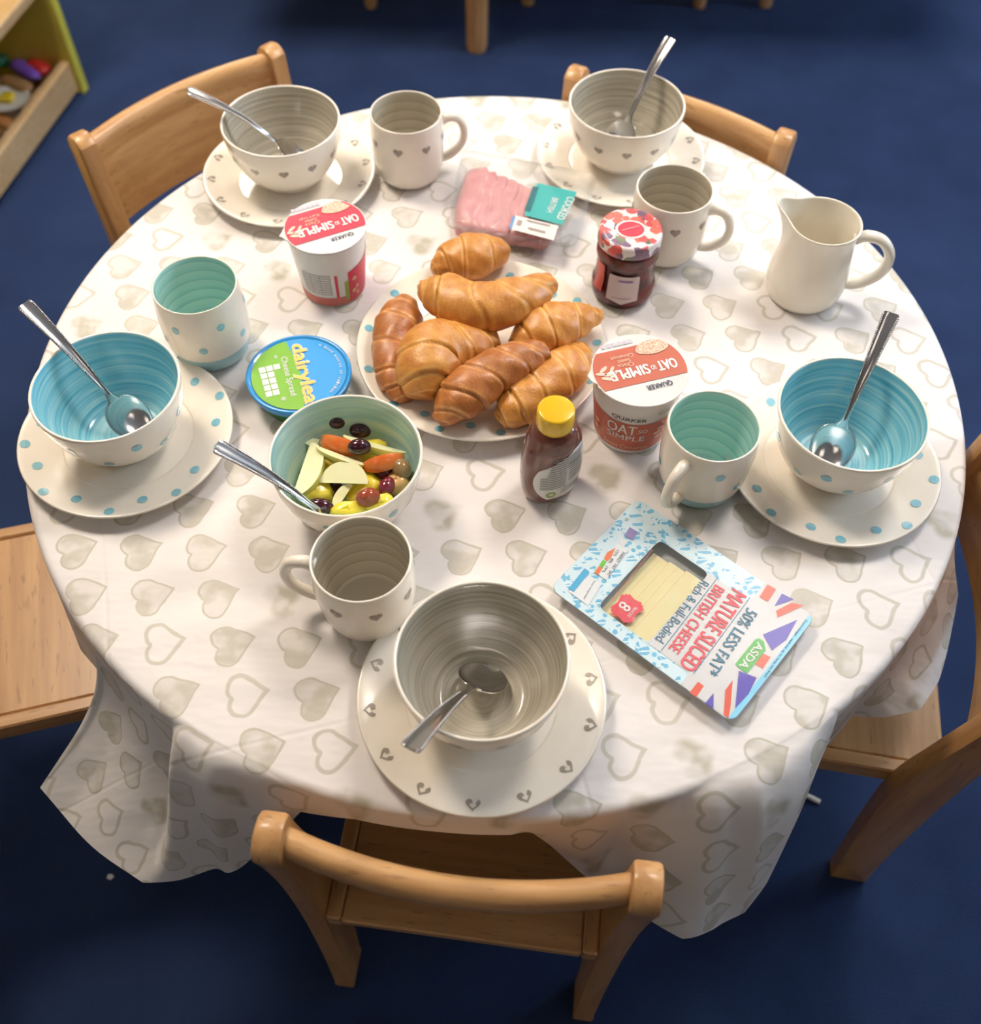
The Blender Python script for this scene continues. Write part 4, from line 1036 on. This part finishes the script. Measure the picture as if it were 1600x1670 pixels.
# ------------------------------------------------------------------ jam jar
GLASS = NT('jar_glass', .02, Transmission_Weight=1.0, IOR=1.25, Base_Color=(1, .97, .95)).mat
JAM = NT('red_jam', .12, Coat_Weight=.4, Subsurface_Weight=.1); JAM.set('Base Color', JAM.ramp(JAM.noise(JAM.co(), 55, 2), [(.35, (.07, .004, .010)), (.65, (.24, .014, .018))])); JAM = JAM.mat
t = thing('jam_jar', 'jar of red jam with a berry patterned lid in front of a heart mug', 'jar', (.1440, .8520, z0))
jp = crp([(.0270, 0), (.0310, .001), (.0345, .008), (.0350, .020), (.0325, .028), (.0322, .050), (.0340, .060), (.0325, .068), (.0285, .0725)], 5)
lathe_mb([(0, .001), (.024, .001)] + jp + [(.0262, .0725), (0, .0725)], 0, 12 * 6).build('glass', GLASS, t)
lathe_mb([(0, .003)] + [(r - .0022, max(.003, z)) for r, z in jp if z < .069] + [(0, .068)], 0, 60).build('jam', JAM, t)
def berries():
    n = NT('berry_print', .35, Coat_Weight=.3); co = n.co(); v = n.n.new('ShaderNodeTexVoronoi'); v.inputs['Scale'].default_value = 100; n.link(co, v.inputs['Vector'])
    r, g, b = n.sep(v.outputs['Color'])
    c = n.ramp(r, [(0, (.62, .03, .03)), (.34, (.62, .03, .03)), (.341, (.10, .04, .13)), (.54, (.10, .04, .13)), (.541, (.75, .11, .05)), (.70, (.75, .11, .05)), (.701, (.06, .13, .04)), (.78, (.06, .13, .04)), (.781, (.78, .74, .74))], 'CONSTANT')
    d = n.m('GREATER_THAN', v.outputs['Distance'], .70)
    n.set('Base Color', n.mix(d, n.mix(n.m('MULTIPLY', n.noise(co, 600, 1), .3), c, (.8, .5, .5)), (.78, .74, .74))); return n.mat
lid = lathe_mb([(0, .0725), (.0325, .0725), (.0342, .0735), (.0345, .078), (.0342, .0850), (.0330, .0875), (.0305, .0880), (.0285, .0872), (.0, .0872)], 0, 60).build('lid', berries(), t, sharp=60)
ex = Vector((1, 0, 0)); ey = Vector((0, 1, 0)); el = lambda r: [(r * math.cos(q), r * .86 * math.sin(q)) for q in [2 * PI * k / 28 for k in range(28)]]
mb = MB(); flat_mb(mb, el(.0168), Vector((0, -.001, 0)), ex, ey, .0876); mb.build('white_oval', WHITE, lid, False)
mb = MB(); flat_mb(mb, el(.0140), Vector((0, -.001, 0)), ex, ey, .0880); mb.build('red_oval', RED, lid, False)
mb = MB(); zz = Vector((0, 0, .0884)); A = Vector((-.010, -.0050, 0)) + zz; B = Vector((.009, .0025, 0)) + zz; n_ = Vector((-.37, .93, 0)) * .0022
mb.add([A, B, B + n_, A + n_], [(0, 1, 2, 3)]); mb.build('pale_stripe', plain('pale_red_stripe', (.80, .22, .26), .4), lid, False)
pr = Prof(jp); ca = math.atan2(-.852, -.144) + .04
mb = MB(); rows = []
for z_, a0, a1 in ((.0120, -.02, .02), (.0165, -.50, .50), (.045, -.53, .53), (.0490, -.50, .50)): rows.append((pr.at_z(z_), ca + a0, ca + a1))
patch(mb, pr, rows, 14, .0008); lab = mb.build('label', plain('pink_white_label', (.62, .50, .50), .4), t)
mb = MB(); patch(mb, pr, [(pr.at_z(.0425), ca - .16, ca + .30), (pr.at_z(.0440), ca - .16, ca + .30)], 6, .0012)
patch(mb, pr, [(pr.at_z(.0395), ca - .16, ca + .30), (pr.at_z(.0425), ca - .16, ca + .30)], 6, .0012); mb.build('violet_mark', plain('violet_mark', (.20, .13, .42), .4), lab, False)
mb = MB()
for k in range(6): patch(mb, pr, [(pr.at_z(.020 + k * .003), ca - .32 + .04 * (k % 2), ca + .32), (pr.at_z(.0208 + k * .003), ca - .32 + .04 * (k % 2), ca + .32)], 8, .0012)
mb.build('small_print', plain('pinkish_print', (.42, .28, .34), .4), lab, False)
mb = MB(); patch(mb, pr, [(pr.at_z(z_), ca - 1.15, ca - .72) for z_ in (.020, .035, .056)], 8, .0008); mb.build('strawberry_picture', plain('strawberry_print', (.62, .09, .06), .35), t, True)

# ------------------------------------------------------------------ cheese spread tub
tub = Vector((-.1975, .6915)); TH = .031
t = thing('cheese_spread_tub', 'round blue and green cheese spread tub behind the fruit bowl', 'tub', (tub.x, tub.y, z0))
BLU = plain('blue_plastic', (.02, .30, .72), .28, Coat_Weight=.4); GRN = plain('green_print', (.20, .50, .02), .4, Coat_Weight=.3); BL2 = plain('bright_blue_print', (.02, .36, .85), .4, Coat_Weight=.3)
DKG = plain('dark_green_tub', (.03, .20, .05), .4)
lathe_mb([(0, 0), (.0420, 0), (.0440, .002), (.0485, TH - .009), (0, TH - .009)], 0, 60).build('tub', DKG, t, sharp=50)
lid = lathe_mb([(0, TH - .0088), (.0520, TH - .0088), (.0526, TH - .006), (.0520, TH - .005), (.0535, TH - .0035), (.0536, TH - .001), (.0525, TH), (.0500, TH), (.0488, TH - .0018), (0, TH - .0018)], 0, 80).build('lid', BLU, t, sharp=60)
def tl(x, y): return local(t, [at(390 + x / 8, 530 + y / 8, TH + .0012)])[0]
zz = TH - .0012
c2 = Vector((0, 0, zz)); R = .0482
mb = MB(); mb.add([Vector((R * math.cos(k * PI / 40), R * math.sin(k * PI / 40), zz)) for k in range(80)], [tuple(range(80))]); mb.build('printed_disc', BL2, lid, False)
# the green part lies left of a line from the top rim down to the lower right
P1 = tl(620, 240); P2 = tl(850, 1080); a1 = math.atan2(P1.y, P1.x); a2 = math.atan2(P2.y, P2.x) 
if a2 < a1: a2 += 2 * PI
poly = [(R * math.cos(a1 + (a2 - a1) * k / 40), R * math.sin(a1 + (a2 - a1) * k / 40)) for k in range(41)]
chord = [(P2.x + (P1.x - P2.x) * k / 10 , P2.y + (P1.y - P2.y) * k / 10) for k in range(1, 10)]
nx = -(P1.y - P2.y); ny = (P1.x - P2.x)
chord = [(x - nx * .06 * math.sin(PI * (i + 1) / 10), y - ny * .06 * math.sin(PI * (i + 1) / 10)) for i, (x, y) in enumerate(chord)]
mb = MB(); mb.add([Vector((x, y, zz + .0003)) for x, y in poly + chord], [tuple(range(len(poly) + 9))]); mb.build('green_panel', GRN, lid, False)
YLT = plain('yellow_lettering', (.86, .62, .12), .4)
def flatz(p, z): return Vector((p.x, p.y, z))
mb = MB(); A = flatz(tl(612, 262), zz + .0006); B = flatz(tl(800, 1052), zz + .0006); text_flat(mb, 'dairylea', A, B, .0192, .16); mb.build('lettering_outline', WHITE, lid, False)
mb = MB(); A = flatz(tl(619, 272), zz + .0009); B = flatz(tl(805, 1044), zz + .0009); text_flat(mb, 'dairylea', A, B, .0182, .09); mb.build('lettering', YLT, lid, False)
mb = MB(); A = flatz(tl(515, 425), zz + .0007); B = flatz(tl(650, 930), zz + .0007); text_flat(mb, 'Cheese Spread', A, B, .0085, .02)
text_flat(mb, '*', flatz(tl(440, 400), zz + .0007), flatz(tl(470, 440), zz + .0007), .004, .05); text_flat(mb, '*', flatz(tl(530, 950), zz + .0007), flatz(tl(560, 1000), zz + .0007), .006, .05)
phr = 'a good source of calcium'; r_ = .0415
sa = math.atan2(tl(1000, 310).y, tl(1000, 310).x); ea = math.atan2(tl(1170, 870).y, tl(1170, 870).x)
for i, chh in enumerate(phr):
    if chh == ' ': continue
    a = sa + (ea - sa) * i / len(phr); d = abs(ea - sa) / len(phr) * r_ * .72; pos = Vector((r_ * math.cos(a), r_ * math.sin(a), zz + .0007)); dr = Vector((math.sin(a), -math.cos(a), 0))
    text_flat(mb, chh, pos, pos + dr * d, .0030 if chh in 'gdflti' else .0023, .02)
mb.build('white_lettering', WHITE, lid, False)
for i in range(5):
    for j in range(2 if i else 3):
        q = lambda u, v: flatz(tl(250 + 58 * 0 + (u) * 95 + v * 22, 560 + v * 78 - u * 22), zz + .0007)
        mb = MB(); mb.add([q(j, i), q(j + .86, i), q(j + .86, i + .86), q(j, i + .86)], [(0, 1, 2, 3)]); mb.build('nutrition_box', WHITE, lid, False)


# ------------------------------------------------------------------ ham pack
CLR = bpy.data.materials.new('clear_plastic'); CLR.use_nodes = True; n_ = CLR.node_tree.nodes; l_ = CLR.node_tree.links
n_.remove(n_['Principled BSDF']); tr = n_.new('ShaderNodeBsdfTransparent'); gl = n_.new('ShaderNodeBsdfGlossy'); gl.inputs['Roughness'].default_value = .08; mx = n_.new('ShaderNodeMixShader')
fr = n_.new('ShaderNodeLayerWeight'); fr.inputs['Blend'].default_value = .08; ns = n_.new('ShaderNodeTexNoise'); ns.inputs['Scale'].default_value = 60; bp = n_.new('ShaderNodeBump'); bp.inputs['Strength'].default_value = .5; bp.inputs['Distance'].default_value = .002
l_.new(ns.outputs['Fac'], bp.inputs['Height']); l_.new(bp.outputs[0], gl.inputs['Normal']); fm = n_.new('ShaderNodeMath'); fm.operation = 'MULTIPLY_ADD'; fm.inputs[1].default_value = .5; fm.inputs[2].default_value = .04; l_.new(fr.outputs['Facing'], fm.inputs[0])
tr.inputs[0].default_value = (.97, .98, .985, 1); l_.new(fm.outputs[0], mx.inputs[0]); l_.new(tr.outputs[0], mx.inputs[1]); l_.new(gl.outputs[0], mx.inputs[2]); l_.new(mx.outputs[0], n_['Material Output'].inputs[0])
hx = [at(738, 398, .002), at(928, 430, .002), at(962, 318, .002), at(762, 280, .002)]
hc = sum(hx, Vector()) / 4; t = thing('ham_pack', 'clear tray of pink sliced ham with a teal label behind the croissants', 'food pack', (hc.x, hc.y, z0))
hx = [Vector((p.x - hc.x, p.y - hc.y, 0)) for p in hx]
def hbl(u, v, z): 
    p = (hx[0] * (1 - u) + hx[1] * u) * (1 - v) + (hx[3] * (1 - u) + hx[2] * u) * v; return Vector((p.x, p.y, z))
def rrect(z, ins, n=6, r=.10):
    out = []
    for cx, cy, a0 in ((1 - ins - r, ins + r, -90), (1 - ins - r, 1 - ins - r, 0), (ins + r, 1 - ins - r, 90), (ins + r, ins + r, 180)):
        for k in range(n + 1): a = D2(a0 + 90 * k / n); out.append(hbl(cx + r * math.cos(a), cy + r * math.sin(a), z))
    return out
mb = MB(); mb.grid([rrect(.0005, .06), rrect(.002, .04), rrect(.027, .015), rrect(.028, -.045), rrect(.0288, -.045), rrect(.0288, .0)], True, 0, True, False); mb.build('tray', CLR, t)
mb = MB(); mb.grid([rrect(.0295, -.04), rrect(.0305, .02), rrect(.0310, .10)], True, 0, False, True); mb.build('lid_film', CLR, t)
HAM = NT('ham_pink', .42, Coat_Weight=.2, Subsurface_Weight=.2); HAM.set('Subsurface Scale', .004); HAM.set('Base Color', HAM.ramp(HAM.noise(HAM.co(), 70, 3, .6), [(.3, (.62, .25, .26)), (.7, (.74, .38, .38))])); HAM.bump(HAM.noise(HAM.co(), 500, 2), .2); HAM = HAM.mat
for k in range(8):
    u0 = .075 + k * .090; mb = MB(); rows = []
    for i in range(13):
        v = .06 + .84 * i / 12 - (.035 * k if k < 5 else .18) * (i / 12); rows.append([])
        for q in range(16):
            a = 2 * PI * q / 16; w = .105; e = 1 - .35 * (i in (0, 12)) - .1 * (i in (1, 11))
            hh = (.0115 - .0012 * (k == 4)) * e; c = math.cos(a); s_ = math.sin(a)
            rows[-1].append(hbl(u0 + .02 + w * c * e + .05 * s_ - .006 * k * (i / 12) + .012 * math.sin(v * 11 + k * 2), v + .008 * math.sin(a * 2 + k), .0140 + hh * (abs(s_) ** .6 * (1 if s_ > 0 else -1)) + .0016 * math.sin(v * 14 + k + c * 2)))
    mb.grid(rows, True, 0, True, True); mb.build('ham_slice', HAM, t)
TEAL = plain('teal_label', (.05, .42, .40), .45)
def hpx(pts, z, mb, mi=0): q = local(t, [at(x, y, z + .0012) for x, y in pts]); mb.add(q, [tuple(range(len(q)))], mi)
mb = MB(); hpx([(876, 298), (941, 313), (917, 367), (855, 351)], .0322, mb); lb = mb.build('teal_label', TEAL, t, False)
mb = MB(); hpx([(840, 351), (911, 368), (903, 392), (831, 373)], .0322, mb); lb2 = mb.build('price_label', PAPERW, t, False)
mb = MB()
q = local(t, [at(x, y, .0338) for x, y in ((900, 322), (891, 345), (931, 318), (905, 356))])
text_flat(mb, 'HAM', Vector(local(t, [at(884, 338, .0338)])[0]), Vector(local(t, [at(890, 319, .0338)])[0]), .006, .03) if False else None
A, B = local(t, [at(901, 322, .0338), at(891, 345, .0338)])
text_flat(mb, 'BRITISH', A, B, .0075, .02)
A, B = local(t, [at(926, 320, .0338), at(907, 356, .0338)]); text_flat(mb, 'COOKED', A, B, .0095, .03)
mb.build('lettering', WHITE, lb, False)
mb = MB(); hpx([(869, 304), (879, 305), (865, 345), (855, 343)], .0328, mb); mb.build('dark_strip', plain('dark_teal_print', (.03, .16, .18), .4), lb, False)
mb = MB(); hpx([(862, 370), (890, 377), (889, 380), (861, 373)], .0328, mb); hpx([(845, 358), (852, 360), (849, 368), (842, 366)], .0328, mb); hpx([(860, 358), (898, 367), (897, 369), (859, 360)], .0328, mb)
mb.build('small_print', plain('muted_print', (.40, .32, .30), .5), lb2, False)
mb = MB(); hpx([(836, 353), (841, 352), (834, 374), (830, 372)], .0328, mb); mb.build('blue_edge', plain('blue_edge_print', (.15, .30, .60), .5), lb2, False)

# ------------------------------------------------------------------ sliced cheese pack
ZC = .0145
C0, C1, C2, C3 = at(1040, 811, ZC), at(902, 953, ZC), at(1200, 1181, ZC), at(1332, 996, ZC)
t = thing('sliced_cheese_pack', 'blue and white pack of sliced cheese with red lettering at the right front', 'food pack', (C0.x, C0.y, z0), math.atan2((C1 - C0).y, (C1 - C0).x))
Lc = local(t, [C0, C1, C2, C3]); U = ((Lc[1] - Lc[0]).length + (Lc[2] - Lc[3]).length) / 2; V = ((Lc[3] - Lc[0]).length + (Lc[2] - Lc[1]).length) / 2
def cq(x, y):                                 # marks of the print, measured on a close view, in the pack's own frame
    p = local(t, [at(880 + x / 3.404, 800 + y / 3.404, ZC)])[0]; return (p.x, p.y)
def rr2(ins, r, z, n=6, u0=0, u1=None, v0=0, v1=None):
    u1 = U if u1 is None else u1; v1 = V if v1 is None else v1; out = []
    for cx, cy, a0 in ((u1 - ins - r, v0 + ins + r, -90), (u1 - ins - r, v1 - ins - r, 0), (u0 + ins + r, v1 - ins - r, 90), (u0 + ins + r, v0 + ins + r, 180)):
        for k in range(n + 1): a = D2(a0 + 90 * k / n); out.append(Vector((cx + r * math.cos(a), cy + r * math.sin(a), z)))
    return out
zt = ZC - .0015
TRAY = NT('milky_plastic', .3, Base_Color=(.74, .76, .78)).mat
WU0, WU1 = cq(640, 270), cq(880, 440)
wa = cq(620, 250); wb = cq(330, 640); wc = cq(620, 880); wd2 = cq(930, 430)
u0 = (wa[0] + wd2[0]) / 2 + .001; u1 = (wb[0] + wc[0]) / 2 - .001; v0 = (wa[1] + wb[1]) / 2 + .004; v1 = (wc[1] + wd2[1]) / 2
mb = MB(); mb.grid([rr2(.010, .008, .0005), rr2(.009, .008, .0015), rr2(.006, .008, zt - .0015), rr2(.0, .009, zt - .0012), rr2(0, .009, zt - .0004)], True, 0, True, False); mb.build('tray', TRAY, t)
# printed film as a frame around the window
outer = rr2(0.0002, .009, zt); inn = rr2(0, .006, zt, u0=u0, u1=u1, v0=v0, v1=v1)
def patterned():
    n = NT('blue_kitchen_pattern', .45, Coat_Weight=.12, Coat_Roughness=.12); co = n.co(); x, y, z = n.sep(co)
    v = n.n.new('ShaderNodeTexVoronoi'); v.inputs['Scale'].default_value = 170; n.link(co, v.inputs['Vector']); dots = n.m('LESS_THAN', v.outputs['Distance'], .42)
    big = n.noise(co, 75, 1); sel = n.m('GREATER_THAN', big, .53)
    v2 = n.n.new('ShaderNodeTexVoronoi'); v2.inputs['Scale'].default_value = 75; v2.feature = 'DISTANCE_TO_EDGE'; n.link(co, v2.inputs['Vector']); jar = n.m('GREATER_THAN', v2.outputs['Distance'], .16)
    str_ = n.m('GREATER_THAN', n.m('SINE', n.m('MULTIPLY', n.m('ADD', x, n.m('MULTIPLY', y, 1.0)), 900)), -.5)
    m = n.m('ADD', n.m('MULTIPLY', sel, dots), n.m('MULTIPLY', n.m('SUBTRACT', 1.0, sel), n.m('MULTIPLY', jar, str_)))
    n.set('Base Color', n.mix(m, (.60, .76, .83), (.16, .47, .70))); n.bump(n.noise(co, 40, 2), .3, .002); return n.mat
FILMW = plain('grey_white_film', (.62, .62, .63), .45, Coat_Weight=.12, Coat_Roughness=.12)
mb = MB(); mb.grid([outer, inn], True); film = mb.build('printed_film', patterned(), t, False)
CHS = NT('cheese', .4, Coat_Weight=.3, Subsurface_Weight=.2); CHS.set('Subsurface Scale', .004); CHS.set('Base Color', CHS.mix(CHS.noise(CHS.co(), 60, 3), (.80, .67, .30), (.84, .74, .42))); CHS = CHS.mat
nsl = 5
for k in range(nsl):                          # stepped slices under the window
    a = v0 + .002 + (v1 - v0) * .80 * k / nsl
    mb = MB(); z = .0030 + k * .0018; mb.box((u0 + .010 + .0015 * (k % 2), a, z), (u1 + .001, min(v1 + .03, a + .085), z + .0016), bev=.0004); mb.build('cheese_slice', CHS, t, False)
def poly_px(mb, pts, z, mi=0):
    q = [Vector((*cq(x, y), z)) for x, y in pts]; mb.add(q, [tuple(range(len(q)))], mi)
# plain panel that carries the lettering
za_ = zt + .0003
B0, B1 = cq(930, 420), cq(600, 860); vA = v1
pw0 = cq(1250, 520); pw1 = cq(860, 1060)
mb = MB(); vE = (cq(1490, 660)[1] + cq(1075, 1270)[1]) / 2; vB = (pw0[1] + pw1[1]) / 2
def clip_card(a, b, z):
    P = rr2(.0006, .0088, z, n=10); out = []
    for k in range(len(P)):
        p, q = P[k - 1], P[k]
        for lim in sorted((a, b), reverse=p.y > q.y):
            if (p.y - lim) * (q.y - lim) < 0: t_ = (lim - p.y) / (q.y - p.y); out.append(p.lerp(q, t_))
        if a <= q.y <= b: out.append(q)
    return out
mb.add([Vector((u0, v1 - .0005, za_)), Vector((u1, v1 - .0005, za_)), Vector((u1, vB - .004, za_)), Vector((u0, vB - .004, za_))], [(0, 1, 2, 3)])
q = clip_card(vB - .004, vE, za_); mb.add(q, [tuple(range(len(q)))])
mb.build('plain_panel', FILMW, film, False)
mb = MB(); mb.prism([(.0012, v1 + .001), (U - .0012, v1 + .001), (U - .0012, V - .010), (U - .010, V - .0012), (.010, V - .0012), (.0012, V - .010)], zt - .0008, zt - .0002); mb.build('backing_card', FILMW, film, False)
SKY = plain('sky_blue_print', (.22, .62, .86), .45, Coat_Weight=.1)
mb = MB(); q = clip_card(vE, V, za_ + .0001); mb.add(q, [tuple(range(len(q)))])
mb.build('blue_end_strip', SKY, film, False)
za2 = zt + .0006; ORR = plain('orange_red_print', (.72, .09, .04), .45, Coat_Weight=.1); VIO = plain('violet_blue_print', (.10, .07, .45), .45, Coat_Weight=.1)
for q in ([(1265, 522), (1313, 548), (1268, 618), (1220, 592)], [(880, 1062), (912, 1085), (870, 1148), (832, 1122)], [(1400, 622), (1466, 640), (1322, 706), (1312, 668)], [(1072, 1052), (1060, 1200), (1048, 1266), (1022, 1245), (1030, 1110)], [(1240, 905), (1282, 925), (1240, 990), (1196, 965)]):
    mb = MB(); poly_px(mb, q, za2); mb.build('red_flag_piece', ORR, film, False)
for q in ([(1345, 572), (1412, 606), (1304, 642)], [(966, 1125), (966, 1212), (918, 1182)], [(1430, 718), (1370, 830), (1290, 888), (1240, 800)], [(1106, 1000), (1205, 1040), (1160, 1130), (1085, 1212)]):
    mb = MB(); poly_px(mb, q, za2); mb.build('violet_flag_piece', VIO, film, False)
def tx(mb, s, a, b, h, bold=.02, z=None):
    z = z or zt + .0008; A = Vector((*cq(*a), z)); B = Vector((*cq(*b), z)); text_flat(mb, s, A, B, h, bold)
CORAL = plain('coral_lettering', (.74, .06, .09), .4); BLUL = plain('steel_blue_lettering', (.03, .17, .28), .4)
mb = MB(); tx(mb, 'MATURE SLICED', (1070, 540), (768, 965), .0148, .07); tx(mb, 'BRITISH CHEESE', (975, 520), (712, 876), .0102, .07); mb.build('red_lettering', CORAL, film, False)
mb = MB(); tx(mb, '50% LESS FAT*', (1152, 648), (915, 1000), .0112, .06); tx(mb, 'Rich & Full-Bodied', (896, 492), (640, 822), .0088, .005)
for a, b in (((990, 480), (672, 890)), ((1166, 594), (852, 1018))):
    A = Vector((*cq(*a), za2)); B = Vector((*cq(*b), za2)); n_ = Vector((0, .0007, 0)); mb.add([A, B, B + n_, A + n_], [(0, 1, 2, 3)])
mb.build('blue_lettering', BLUL, film, False)
mb = MB(); A = Vector((*cq(1205, 812), za2)); B = Vector((*cq(1096, 978), za2)); q = Vector((0, .0125, 0)); A.y = B.y = (A.y + B.y) / 2 - .001; A.z = B.z = zt + .0008
pts = [A + Vector((.003, 0, 0)), B - Vector((.0015, 0, 0)), B + Vector((0, .003, 0)), B + q, A + q + Vector((.006, 0, 0)), A + q * .55 + Vector((.0, 0, 0)), A + Vector((0, .002, 0))]
mb.add(pts, [tuple(range(len(pts)))]); mb.build('green_badge', plain('bright_green_print', (.06, .42, .05), .35), film, False)
mb = MB(); text_flat(mb, 'ASDA', A + Vector((.0035, .0028, .0003)), Vector((B.x - .0015, A.y + .0028, A.z + .0003)), .0070, .10); mb.build('badge_lettering', WHITE, film, False)
mb = MB(); tx(mb, "Don't forget - seal me up to keep me fresh", (1470, 715), (1240, 1030), .0030, .0); tx(mb, 'OPEN', (480, 150), (470, 165), .003, .0); mb.build('fine_print', NAVY, film, False)
mb = MB(); tx(mb, 'Source of calcium and high in protein', (618, 322), (395, 600), .0030, .0, z=zt - .0002); mb.build('window_lettering', plain('orange_fine_print', (.70, .20, .05), .4), film, False)
# fanned red slices badge with the number of slices
mb = MB()
for r_, zk in ((.25, 0), (-.22, .0001), (0, .0002)):
    c = cq(485, 655); h = .0115
    mb.add([Vector((c[0] + math.cos(r_) * x - math.sin(r_) * y, c[1] + math.sin(r_) * x + math.cos(r_) * y, zt + .0004 + zk)) for x, y in ((-h, -h * .85), (h, -h * .85), (h, h * .85), (-h, h * .85))], [(0, 1, 2, 3)])
mb.build('red_badge', plain('badge_red', (.76, .04, .06), .35), film, False)
mb = MB(); c = cq(485, 655); text_flat(mb, '8', Vector((c[0] - .0035, c[1] - .0080, zt + .0009)), Vector((c[0] + .0035, c[1] - .0080, zt + .0009)), .0110, .03)
text_flat(mb, 'SLICES', Vector((c[0] - .006, c[1] + .0045, zt + .0009)), Vector((c[0] + .006, c[1] + .0045, zt + .0009)), .0028, .0); mb.build('badge_number', WHITE, film, False)
# traffic light nutrition panel and the storage panel
mb = MB(); poly_px(mb, [(435, 292), (494, 330), (370, 498), (302, 450)], za2); poly_px(mb, [(278, 470), (345, 520), (270, 640), (160, 560)], za2); poly_px(mb, [(458, 258), (490, 282), (468, 312), (438, 290)], za2); mb.build('white_boxes', plain('pale_box_print', (.70, .74, .76), .4), film, False)
za3 = zt + .0009
mb = MB(); poly_px(mb, [(330, 420), (350, 433), (325, 470), (304, 455)], za3); poly_px(mb, [(375, 345), (420, 320), (398, 372), (376, 395), (356, 380)], za3); mb.build('red_traffic_boxes', plain('orange_box_print', (.72, .17, .05), .4), film, False)
mb = MB(); poly_px(mb, [(352, 385), (373, 398), (350, 432), (330, 418)], za3); mb.build('green_traffic_box', plain('green_box_print', (.12, .50, .04), .4), film, False)
mb = MB(); poly_px(mb, [(250, 432), (278, 455), (190, 565), (160, 545)], za3); mb.build('blue_box', plain('mid_blue_print', (.06, .38, .66), .4), film, False)
mb = MB(); tx(mb, 'ENERGY  FAT  SAT', (460, 340), (372, 470), .0030, .0, z=za3); tx(mb, '12%  8%  19%', (430, 330), (345, 452), .0026, .0, z=za3); tx(mb, 'Keep refrigerated', (300, 500), (240, 600), .0020, .0, z=za3); mb.build('panel_print', NAVY, film, False)
mb = MB(); poly_px(mb, [(500, 205), (545, 232), (518, 278), (470, 250)], za3); mb.build('violet_badge', plain('violet_badge', (.22, .18, .42), .4), film, False)
# clear wrap over the whole top
mb = MB(); rows = []
for i in range(13):
    rows.append([Vector((u0 - .003 + (u1 - u0 + .006) * j / 10, v0 - .003 + (v1 - v0 + .006) * i / 12, zt + .0012 + .0002 * math.sin(i * 1.7 + j * 1.1))) for j in range(11)])
mb.grid(rows); mb.build('clear_window', CLR, t)
